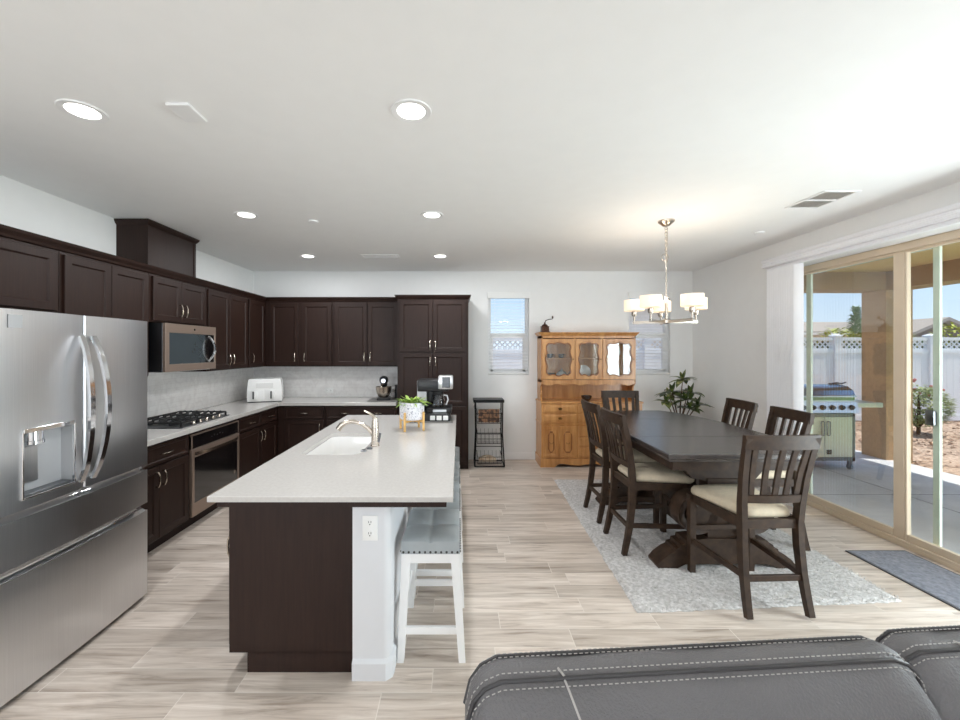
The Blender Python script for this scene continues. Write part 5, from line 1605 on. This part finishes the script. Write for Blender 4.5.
def basket(z0, z1, slope):
    b = MB()
    a0, a1, c0, c1 = x0 + 0.035, x1 - 0.035, yf + 0.015, yk - 0.06
    for k in range(7):
        x = a0 + (a1 - a0) * k / 6
        b.tube([(x, c0 - slope, z1), (x, c0 + 0.02, z0), (x, c1, z0), (x, c1, z1 + 0.03)], 0.0017, 5)
    for z_, y_ in ((z1, c0 - slope), ((z0 + z1) / 2, c0 - slope / 2 + 0.01), (z0, c0 + 0.02)): b.tube([(a0, y_, z_), (a1, y_, z_)], 0.004, 5)
    for x in (a0, a1): b.tube([(x, c0 - slope, z1), (x, c1, z1 + 0.03)], 0.005, 5)
    for k in range(4): b.tube([(a0, c0 + 0.05 + k * 0.05, z0), (a1, c0 + 0.05 + k * 0.05, z0)], 0.0017, 5)
    return b.build('basket', MBK, wk)


basket(0.60, 0.74, 0.02); basket(0.32, 0.46, 0.02); basket(0.05, 0.15, 0.02)
b = MB(); b.box(x0 + 0.05, x1 - 0.06, yf + 0.05, yf + 0.055, 0.61, 0.79); b.M = Matrix.Identity(4)
tag(b.build('magazine', M['paper'], smooth=0), 'brown covered magazine standing in the top basket of the wire rack', 'magazine')
b = MB(); b.loft([[(x0 + 0.06 + 0.24 * k / 6, yf + 0.10, 0.062), (x0 + 0.06 + 0.24 * k / 6, yf + 0.10, 0.08 + 0.05 * math.sin(PI * (k + 0.3) / 6.6)), (x0 + 0.06 + 0.24 * k / 6, yf + 0.2, 0.08 + 0.05 * math.sin(PI * (k + 0.3) / 6.6)), (x0 + 0.06 + 0.24 * k / 6, yf + 0.2, 0.062)] for k in range(7)])
tag(b.build('paper_bag', M['paper_w']), 'pale folded paper bag lying in the bottom basket of the wire rack', 'paper bag')

b = MB(); b.tube([(0.225, 5.97, 0.80), (0.225, 5.93, 0.76), (0.24, 5.92, 0.70), (0.27, 5.93, 0.66)], 0.005, 6)
b.build('plug_cord', MBK, bpy.data.objects['power_outlet.001'])

# ---------------------------------------------------------------- house plant in the corner
hp = thing('potted_plant', 'umbrella plant with dark variegated leaves in the dining corner', 'potted plant', (2.98, 5.55, 0))
b = MB(); b.lathe([(0.13, 0), (0.14, 0.02), (0.18, 0.34), (0.19, 0.36), (0.175, 0.36), (0.165, 0.32)], (2.98, 5.55, 0), 26, True, False); b.build('pot', M['terracotta'], hp)
b = MB(); b.lathe([(0.166, 0), (0.166, 0.01)], (2.98, 5.55, 0.315), 22); b.build('soil', M['soil'], hp)
tips = [(3.01, 5.52, 1.20), (2.86, 5.50, 1.04), (3.13, 5.54, 1.02), (2.76, 5.45, 0.90), (2.99, 5.40, 0.94), (3.20, 5.50, 0.86), (2.88, 5.62, 0.98), (3.05, 5.42, 0.82)]
b = MB()
for q in tips: b.tube([(2.98, 5.55, 0.32), (2.98 + (q[0] - 2.98) * 0.35, 5.55 + (q[1] - 5.55) * 0.35, 0.32 + (q[2] - 0.32) * 0.6), q], [0.012, 0.009, 0.005], 6)
b.build('stem', M['bark'], hp)
random.seed(11)
for i, q in enumerate(tips):
    b = MB()
    for k in range(8):
        a = k * 2 * PI / 8 + random.uniform(-0.2, 0.2) + i
        el = random.uniform(0.0, 0.7)
        b.leaf(q, (math.cos(a), math.sin(a), el), random.uniform(0.16, 0.23), random.uniform(0.085, 0.11), droop=random.uniform(0.25, 0.6), seg=5)
    b.leaf(q, (0.15, -0.3, 1.2), 0.17, 0.07, droop=0.1, seg=5); b.leaf(q, (-0.3, -0.1, 1), 0.15, 0.065, droop=0.2, seg=5)
    b.build('leaf_whorl', M['leaf'] if i % 3 else M['leaf_var'], hp, smooth=60, recalc=False)

# ---------------------------------------------------------------- chandelier
cx_, cy_ = 1.845, 3.65
ch = thing('chandelier', 'satin nickel five-arm chandelier with white drum shades over the table', 'chandelier', (cx_, cy_, H))
NK = M['nickel']
b = MB(); b.lathe([(0.004, -0.05), (0.03, -0.045), (0.055, -0.022), (0.068, -0.012), (0.07, -0.0005)], (cx_, cy_, H), 24); b.build('canopy', NK, ch)
b = MB()
z = H - 0.05; k = 0
while z > 2.40:
    b.torus((cx_, cy_, z - 0.018), 0.013, 0.003, 'x' if k % 2 else 'y', 10, 5); z -= 0.024; k += 1
b.torus((cx_ - 0.012, cy_, 2.425), 0.03, 0.003, 'y', 14, 5)
b.tube([(cx_ + 0.006, cy_, H - 0.05), (cx_ + 0.012, cy_ + 0.004, 2.6), (cx_ - 0.006, cy_, 2.5), (cx_, cy_, 2.39)], 0.003, 5)
b.build('chain', NK, ch)
b = MB(); b.tube([(cx_, cy_, 2.40), (cx_, cy_, 2.07)], 0.007, 10); b.tube([(cx_, cy_, 2.07), (cx_, cy_, 1.85)], 0.0135, 12); b.lathe([(0.012, -0.012), (0.035, -0.004), (0.037, 0.02), (0.02, 0.032)], (cx_, cy_, 1.845), 18); b.build('rod', NK, ch)
for k in range(5):
    a = k * 2 * PI / 5 + 0.02
    R = 0.268
    ex, ey = cx_ + R * math.cos(a), cy_ + R * math.sin(a)
    b = MB(); b.bar([(cx_ + 0.02 * math.cos(a), cy_ + 0.02 * math.sin(a), 1.853), (ex + 0.012 * math.cos(a), ey + 0.012 * math.sin(a), 1.853)], 0.014, 0.026, (-math.sin(a), math.cos(a), 0))
    b.tube([(ex, ey, 1.85), (ex, ey, 1.95)], 0.009, 10); b.lathe([(0.02, 1.915), (0.024, 1.93), (0.024, 1.955), (0.013, 1.96)], (ex, ey, 0), 14)
    ar = b.build('arm', NK, ch, smooth=40)
    b = MB(); b.lathe([(0.085, 0), (0.088, 0.0), (0.088, 0.100), (0.085, 0.100), (0.085, 0.0)], (ex, ey, 1.962), 32, False, False)
    b.lathe([(0.0845, 0.006), (0.0845, 0.008)], (ex, ey, 1.962), 24)
    b.build('shade', M['shade'], ar)
    d = bpy.data.lights.new('shade_bulb', 'POINT'); d.energy = 1.3; d.color = (1, 0.92, 0.83); d.shadow_soft_size = 0.03
    lo = bpy.data.objects.new('shade_bulb', d); COL.objects.link(lo); lo.location = (ex - cx_, ey - cy_, 2.09 - H); lo.parent = ch

# ---------------------------------------------------------------- ceiling fittings
def downlight(x, y, label, proto=[]):
    t = thing('recessed_light', label, 'ceiling light', (x, y, H), group='recessed ceiling lights')
    b = MB(); b.lathe([(0.068, -0.003), (0.095, -0.006), (0.098, -0.002), (0.098, -0.0003), (0.066, -0.0003), (0.066, -0.003)], (x, y, H), 36, False, False); b.build('trim_ring', M['trim'], t)
    b = MB(); b.lathe([(0.067, -0.0035), (0.067, -0.001)], (x, y, H), 32); b.build('lens', M['lamp_on'], t, smooth=0)
    d = bpy.data.lights.new('downlight_beam', 'AREA'); d.shape = 'DISK'; d.size = 0.13; d.energy = 8.0; d.color = (0.95, 0.975, 1.0)
    lo = bpy.data.objects.new('downlight_beam', d); COL.objects.link(lo); lo.location = (0, 0, -0.008); lo.parent = t
    return t


for x, y, lab in ((-1.81, 1.973, 'recessed ceiling light over the floor beside the fridge'), (-0.23, 1.973, 'recessed ceiling light above the near end of the island'),
                  (-1.81, 3.49, 'recessed ceiling light in front of the microwave, middle of its row'), (-0.23, 3.49, 'recessed ceiling light over the far half of the island'),
                  (-1.85, 5.02, 'recessed ceiling light by the kitchen corner cabinets'), (-0.23, 5.02, 'recessed ceiling light in front of the tall pantry')):
    downlight(x, y, lab)


def vent(label, x0, x1, y0, y1, along_x, n, mid=True):
    t = thing('ceiling_vent', label, 'vent', ((x0 + x1) / 2, (y0 + y1) / 2, H))
    b = MB(); f = 0.022
    b.box(x0, x1, y0, y0 + f, H - 0.008, H - 0.0005, 0.003); b.box(x0, x1, y1 - f, y1, H - 0.008, H - 0.0005, 0.003); b.box(x0, x0 + f, y0 + f, y1 - f, H - 0.008, H - 0.0005, 0.003); b.box(x1 - f, x1, y0 + f, y1 - f, H - 0.008, H - 0.0005, 0.003)
    if mid: b.box(x0 + f, x1 - f, (y0 + y1) / 2 - 0.012, (y0 + y1) / 2 + 0.012, H - 0.008, H - 0.0005)
    b.build('frame', M['trim'], t, smooth=0)
    b = MB()
    for k in range(n):
        if along_x:
            y = y0 + f + (y1 - y0 - 2 * f) * (k + 0.5) / n; b.poly([(x0 + f, y - 0.005, H - 0.007), (x1 - f, y - 0.005, H - 0.007), (x1 - f, y + 0.004, H - 0.001), (x0 + f, y + 0.004, H - 0.001)])
        else:
            x = x0 + f + (x1 - x0 - 2 * f) * (k + 0.5) / n; b.poly([(x - 0.005, y0 + f, H - 0.007), (x - 0.005, y1 - f, H - 0.007), (x + 0.004, y1 - f, H - 0.001), (x + 0.004, y0 + f, H - 0.001)])
    b.build('louvre', M['trim'], t, smooth=0, recalc=False)
    b = MB(); b.box(x0 + 0.01, x1 - 0.01, y0 + 0.01, y1 - 0.01, H - 0.0016, H - 0.0006); b.build('duct_opening', M['duct'], t, smooth=0)
    return t


vent('white ceiling vent near the sliding door wall', 2.63, 2.90, 2.95, 3.32, False, 12)
vent('long narrow ceiling vent in front of the pantry wall', -1.19, -0.73, 4.92, 5.10, False, 16)
b = MB(); b.box(-1.365, -1.255, 1.90, 2.05, H - 0.014, H - 0.0005, 0.006, 2); sp_ = tag(b.build('ceiling_speaker', M['trim'], smooth=0), 'small white rectangular plate on the ceiling between the two near lights', 'ceiling plate')
for x, y, lab in ((-1.30, 3.655, 'small round white sprinkler cover on the kitchen ceiling'), (2.93, 4.0, 'small round white sprinkler cover on the ceiling near the vertical blinds')):
    b = MB(); b.lathe([(0.03, -0.016), (0.042, -0.012), (0.045, -0.0005)], (x, y, H), 20); tag(b.build('sprinkler_cover', M['trim']), lab, 'sprinkler')

# ---------------------------------------------------------------- window blinds
def blind(label, X, tilt=0.10):
    x0, x1 = X
    t = thing('window_blind', label, 'blind', ((x0 + x1) / 2, YB + 0.03, WZ1), group='slatted window blinds')
    b = MB(); b.box(x0 - 0.012, x1 + 0.012, YB - 0.022, YB + 0.03, WZ1 - 0.085, WZ1 + 0.005, 0.004); b.build('headrail', M['blind'], t, smooth=0)
    b = MB(); z = WZ1 - 0.11
    c, s = 0.023 * math.cos(tilt), 0.023 * math.sin(tilt)
    while z > WZ0 + 0.04:
        b.loft([[(x, YB + 0.03 - c, z - s - 0.0015), (x, YB + 0.03 + c, z + s - 0.0015), (x, YB + 0.03 + c, z + s + 0.0015), (x, YB + 0.03 - c, z - s + 0.0015)] for x in (x0 + 0.008, x1 - 0.008)])
        z -= 0.046
    b.build('slats', M['blind'], t, smooth=0)
    b = MB(); b.box(x0 + 0.006, x1 - 0.006, YB + 0.008, YB + 0.052, WZ0 + 0.006, WZ0 + 0.026, 0.003); b.build('bottom_rail', M['blind'], t, smooth=0)
    b = MB()
    for x in (x0 + 0.10, x1 - 0.10):
        b.box(x - 0.0015, x + 0.0015, YB + 0.005, YB + 0.008, WZ0 + 0.02, WZ1 - 0.05)
    b.build('ladder_cord', M['blind'], t, smooth=0)
    return t


blind('white slatted blind on the window between the wire rack and the hutch', W1)
blind('white slatted blind on the window half hidden behind the hutch', W2)

# ---------------------------------------------------------------- vertical blinds at the sliding door
vb = thing('vertical_blind', 'white vertical blinds stacked at the end of the sliding door under a long valance', 'blind', (3.36, 4.3, 2.5))
b = MB()
R = []
for y in (0.70, 4.47):
    R.append([(XR - 0.001, y, 2.485), (3.305, y, 2.485), (3.298, y, 2.495), (3.298, y, 2.51), (3.31, y, 2.518), (3.31, y, 2.535), (3.298, y, 2.543), (3.294, y, 2.56), (3.302, y, 2.575), (XR - 0.001, y, 2.575)])
b.loft(R); b.build('valance', M['vane'], vb, smooth=0)
b = MB(); b.box(3.345, 3.385, 0.75, 4.46, 2.455, 2.484); b.build('track', M['vane'], vb, smooth=0)
for k in range(12):
    y = 4.035 + 0.031 * k
    b = MB()
    R = []
    for z_ in (0.03, 2.458):
        P = [(3.33 + 0.058 * i / 6 - 0.006 * (1 - (i / 3 - 1) ** 2), y + 0.06 - 0.065 * (i / 6) - 0.004 * (1 - (i / 3 - 1) ** 2)) for i in range(7)]
        R.append([(p[0], p[1], z_) for p in P] + [(p[0], p[1] + 0.0016, z_) for p in reversed(P)])
    b.loft(R); b.build('vane', M['vane'], vb, smooth=40)

# ---------------------------------------------------------------- barbecue on the patio
gx0, gx1, gy0, gy1 = 4.62, 5.47, 5.66, 6.16
gz = GZ
gl = thing('barbecue_grill', 'stainless gas barbecue on casters on the patio by the pillar', 'barbecue grill', (5.05, 5.9, gz))
b = MB(); b.box(gx0, gx1, gy0 + 0.02, gy1, 0.10, 0.70, 0.004); b.box(gx0, gx0 + 0.035, gy0, gy0 + 0.03, 0.06, 0.72); b.box(gx1 - 0.035, gx1, gy0, gy0 + 0.03, 0.06, 0.72); b.box(gx0, gx1, gy0, gy0 + 0.03, 0.68, 0.72); b.box(gx0, gx1, gy0, gy0 + 0.03, 0.07, 0.115)
b.build('cart', M['steel_dark'], gl, smooth=0)
for a, c in ((gx0 + 0.04, 5.043), (5.047, gx1 - 0.04)):
    b = MB(); b.box(a, c, gy0 - 0.004, gy0 + 0.018, 0.12, 0.675, 0.004); d_ = b.build('door', M['grill_cab'], gl, smooth=0)
    hxx = (5.005 if a < 5 else 5.085)
    b = MB()
    pts = [(hxx + 0.024 * math.cos(q), gy0 - 0.022, 0.52 + (0.075 if math.sin(q) > 0 else -0.075) + 0.024 * math.sin(q)) for q in [2 * PI * k / 16 for k in range(17)]]
    b.tube(pts, 0.006, 6); b.cyl((hxx, gy0 - 0.022, 0.617), (hxx, gy0, 0.617), 0.006, 6); b.cyl((hxx, gy0 - 0.022, 0.423), (hxx, gy0, 0.423), 0.006, 6)
    b.build('handle', M['steel_dark'], d_)
b = MB(); b.box(5.07, 5.14, gy0 - 0.0065, gy0 - 0.0035, 0.16, 0.225); b.build('label_plate', M['black'], gl, smooth=0)
b = MB(); b.loft([[(x, gy0 - 0.05, 0.74), (x, gy0 - 0.02, 0.88), (x, gy0 + 0.05, 0.88), (x, gy0 + 0.05, 0.72)] for x in (gx0 - 0.01, gx1 + 0.01)]); b.build('control_panel', M['steel'], gl, smooth=0)
for k in range(6):
    x = gx0 + 0.10 + 0.133 * k
    b = MB(Matrix.Translation((x, gy0 - 0.034, 0.81)) @ Matrix.Rotation(PI / 2 - 0.2, 4, 'X')); b.lathe([(0.036, 0), (0.036, 0.008), (0.026, 0.012), (0.024, 0.035), (0.02, 0.038)], (0, 0, 0), 16); b.build('knob', M['black'], gl)
b = MB(); b.box(gx0, gx1, gy0 + 0.02, gy1, 0.72, 0.92, 0.004); b.build('firebox', M['steel'], gl, smooth=0)
b = MB()
pr = [(gy0 + 0.0, 0.905), (gy0 - 0.01, 0.98), (gy0 + 0.02, 1.04), (gy0 + 0.10, 1.09), (gy0 + 0.24, 1.11), (gy0 + 0.40, 1.08), (gy1, 1.0), (gy1, 0.905)]
b.prism(pr, lambda a, z_: (gx0 + 0.02, a, z_), lambda a, z_: (gx1 - 0.01, a, z_)); b.build('lid', M['grill_lid'], gl, smooth=30)
b = MB(); b.cyl((gx0 + 0.05, gy0 - 0.05, 0.965), (gx1 - 0.04, gy0 - 0.05, 0.965), 0.013, 10); b.box(gx0 + 0.07, gx0 + 0.09, gy0 - 0.05, gy0, 0.955, 0.975); b.box(gx1 - 0.08, gx1 - 0.06, gy0 - 0.05, gy0, 0.955, 0.975); b.build('lid_handle', M['chrome'], gl, smooth=40)
b = MB(); b.box(gx1 + 0.01, 5.86, gy0 + 0.0, gy1 - 0.03, 0.805, 0.87, 0.006); b.build('side_shelf', M['grill_cab'], gl, smooth=0)
for x in (gx0 + 0.04, gx1 - 0.04):
    for y in (gy0 + 0.04, gy1 - 0.05):
        b = MB(); b.cyl((x - 0.014, y, gz + 0.04), (x + 0.014, y, gz + 0.04), 0.04, 16); b.box(x - 0.022, x + 0.022, y - 0.02, y + 0.02, gz + 0.07, 0.10); b.build('caster', M['steel_dark'], gl)
# tongs-like tools resting on the lid side
b = MB(); b.tube([(5.30, 5.86, 1.118), (5.40, 5.86, 1.135), (5.47, 5.86, 1.118), (5.53, 5.86, 1.14)], 0.008, 6); b.tube([(5.32, 5.90, 1.118), (5.43, 5.90, 1.118), (5.52, 5.9, 1.125)], 0.008, 6)
tag(b.build('barbecue_tongs', M['metal_black']), 'dark barbecue tongs lying on top of the grill lid', 'tongs')

# ---------------------------------------------------------------- sofa in front of the camera
SA = math.radians(4.0)
sf = thing('leather_sofa', 'dark grey leather recliner sofa with pale stitching, seen over its back', 'sofa', (0.02, 0.865, 0.012), SA)
LE = M['sofa']
MS = W[sf.name]


def back_cushion(u0, u1, dy, dz=0.0):
    """one padded back with a boxed top: a front face, a top gusset and piped seams"""
    b = MB(MS)
    # section in (y, z): front bottom -> front top seam -> rear top seam -> rear bottom ; y negative = towards the camera
    sec = [(-0.24, 0.42), (-0.215, 0.60), (-0.165, 0.78), (-0.115, 0.875), (-0.075, 0.915), (-0.057, 0.930), (-0.036, 0.938), (-0.010, 0.937), (0.008, 0.929), (0.012, 0.89), (0.025, 0.70), (0.03, 0.25), (-0.10, 0.25)]
    us = [0, 0.012, 0.035, 0.07, 0.12, 0.2, 0.3, 0.4, 0.5, 0.6, 0.7, 0.8, 0.88, 0.93, 0.965, 0.988, 1]
    R = []
    for u in us:
        e = min(u, 1 - u) * (u1 - u0)
        k = max(0, 1 - e / 0.075)
        dropz = 0.085 * (1 - math.sqrt(max(0, 1 - k * k)))
        ins = 0.035 * k * k
        puff = 0.006 * math.sin(u * 21) + 0.004 * math.sin(u * 47 + 1)
        ring = []
        for i, (y, z_) in enumerate(sec):
            fz = max(0, (z_ - 0.6) / 0.35)
            yy = y + dy
            if i <= 4: yy += ins - puff * (0.4 if i > 2 else 1)
            if i >= 8: yy -= ins * 0.5
            ring.append((u0 + (u1 - u0) * u, yy, z_ + dz * fz - dropz * fz + (puff * 0.5 if i in (6, 7) else 0)))
        R.append(ring)
    b.loft(R)
    o = b.build('back_cushion', LE, sf, smooth=70)

    def seam(idx, r, lift, name='piping'):
        q = MB(MS)
        pts = [(r_[idx][0], r_[idx][1], r_[idx][2] + lift) for r_ in R]
        # continue down both ends
        q.tube(pts, r, 8); q.build(name, M['sofa_seam'], o)
        return pts
    p1 = seam(5, 0.0042, 0.0005)
    p2 = seam(8, 0.0045, 0.003)
    for pts, dy_, dz_ in ((p1, 0.011, 0.0075), (p1, -0.011, -0.0075), (p2, -0.012, 0.0066), (p2, 0.002, 0.0042)):
        q = MB(MS)
        for a, c in zip(pts, pts[1:]):
            a, c = Vector(a), Vector(c)
            n = max(1, int((c - a).length / 0.011))
            for k in range(n):
                m0 = a.lerp(c, (k + 0.2) / n) + Vector((0, dy_, dz_)); m1 = a.lerp(c, (k + 0.75) / n) + Vector((0, dy_, dz_))
                q.tube([m0, m1], 0.0011, 5)
        q.build('stitching', M['thread'], o, smooth=0)
    # vertical seam on the front face near the outer end
    q = MB(MS)
    ui = 5
    q.tube([(R[ui][5][0], R[ui][5][1] - 0.002, R[ui][5][2]), (R[ui][4][0] + 0.006, R[ui][4][1] - 0.001, R[ui][4][2]), (R[ui][3][0] + 0.02, R[ui][3][1] - 0.001, R[ui][3][2]), (R[ui][2][0] + 0.05, R[ui][2][1] - 0.001, R[ui][2][2])], 0.0025, 6)
    q.tube([(R[ui][6][0] - 0.006, R[ui][6][1], R[ui][6][2] + 0.001), (R[ui][5][0], R[ui][5][1], R[ui][5][2] + 0.005)], 0.0025, 6)
    q.build('panel_seam', M['thread'], o)
    return o


back_cushion(-0.008, 0.968, 0.0)
back_cushion(0.958, 1.86, 0.045, -0.024)
b = MB(MS); b.box(-0.2, 2.06, -0.92, 0.02, 0.06, 0.30, 0.02, 2); b.build('base', LE, sf)
for k in range(2):
    b = MB(MS); b.box(0.01 + 0.93 * k, 0.93 + 0.93 * k, -0.90, -0.18, 0.30, 0.46, 0.05, 3); b.build('seat_cushion', LE, sf)
for u0 in (-0.22, 1.87):
    b = MB(MS); b.box(u0, u0 + 0.21, -0.92, -0.05, 0.06, 0.60, 0.06, 3); b.build('arm', LE, sf)
for u in (-0.15, 1.98):
    for v in (-0.85, -0.05):
        b = MB(MS); b.box(u - 0.03, u + 0.03, v - 0.03, v + 0.03, 0, 0.07); b.build('foot', M['black'], sf, smooth=0)
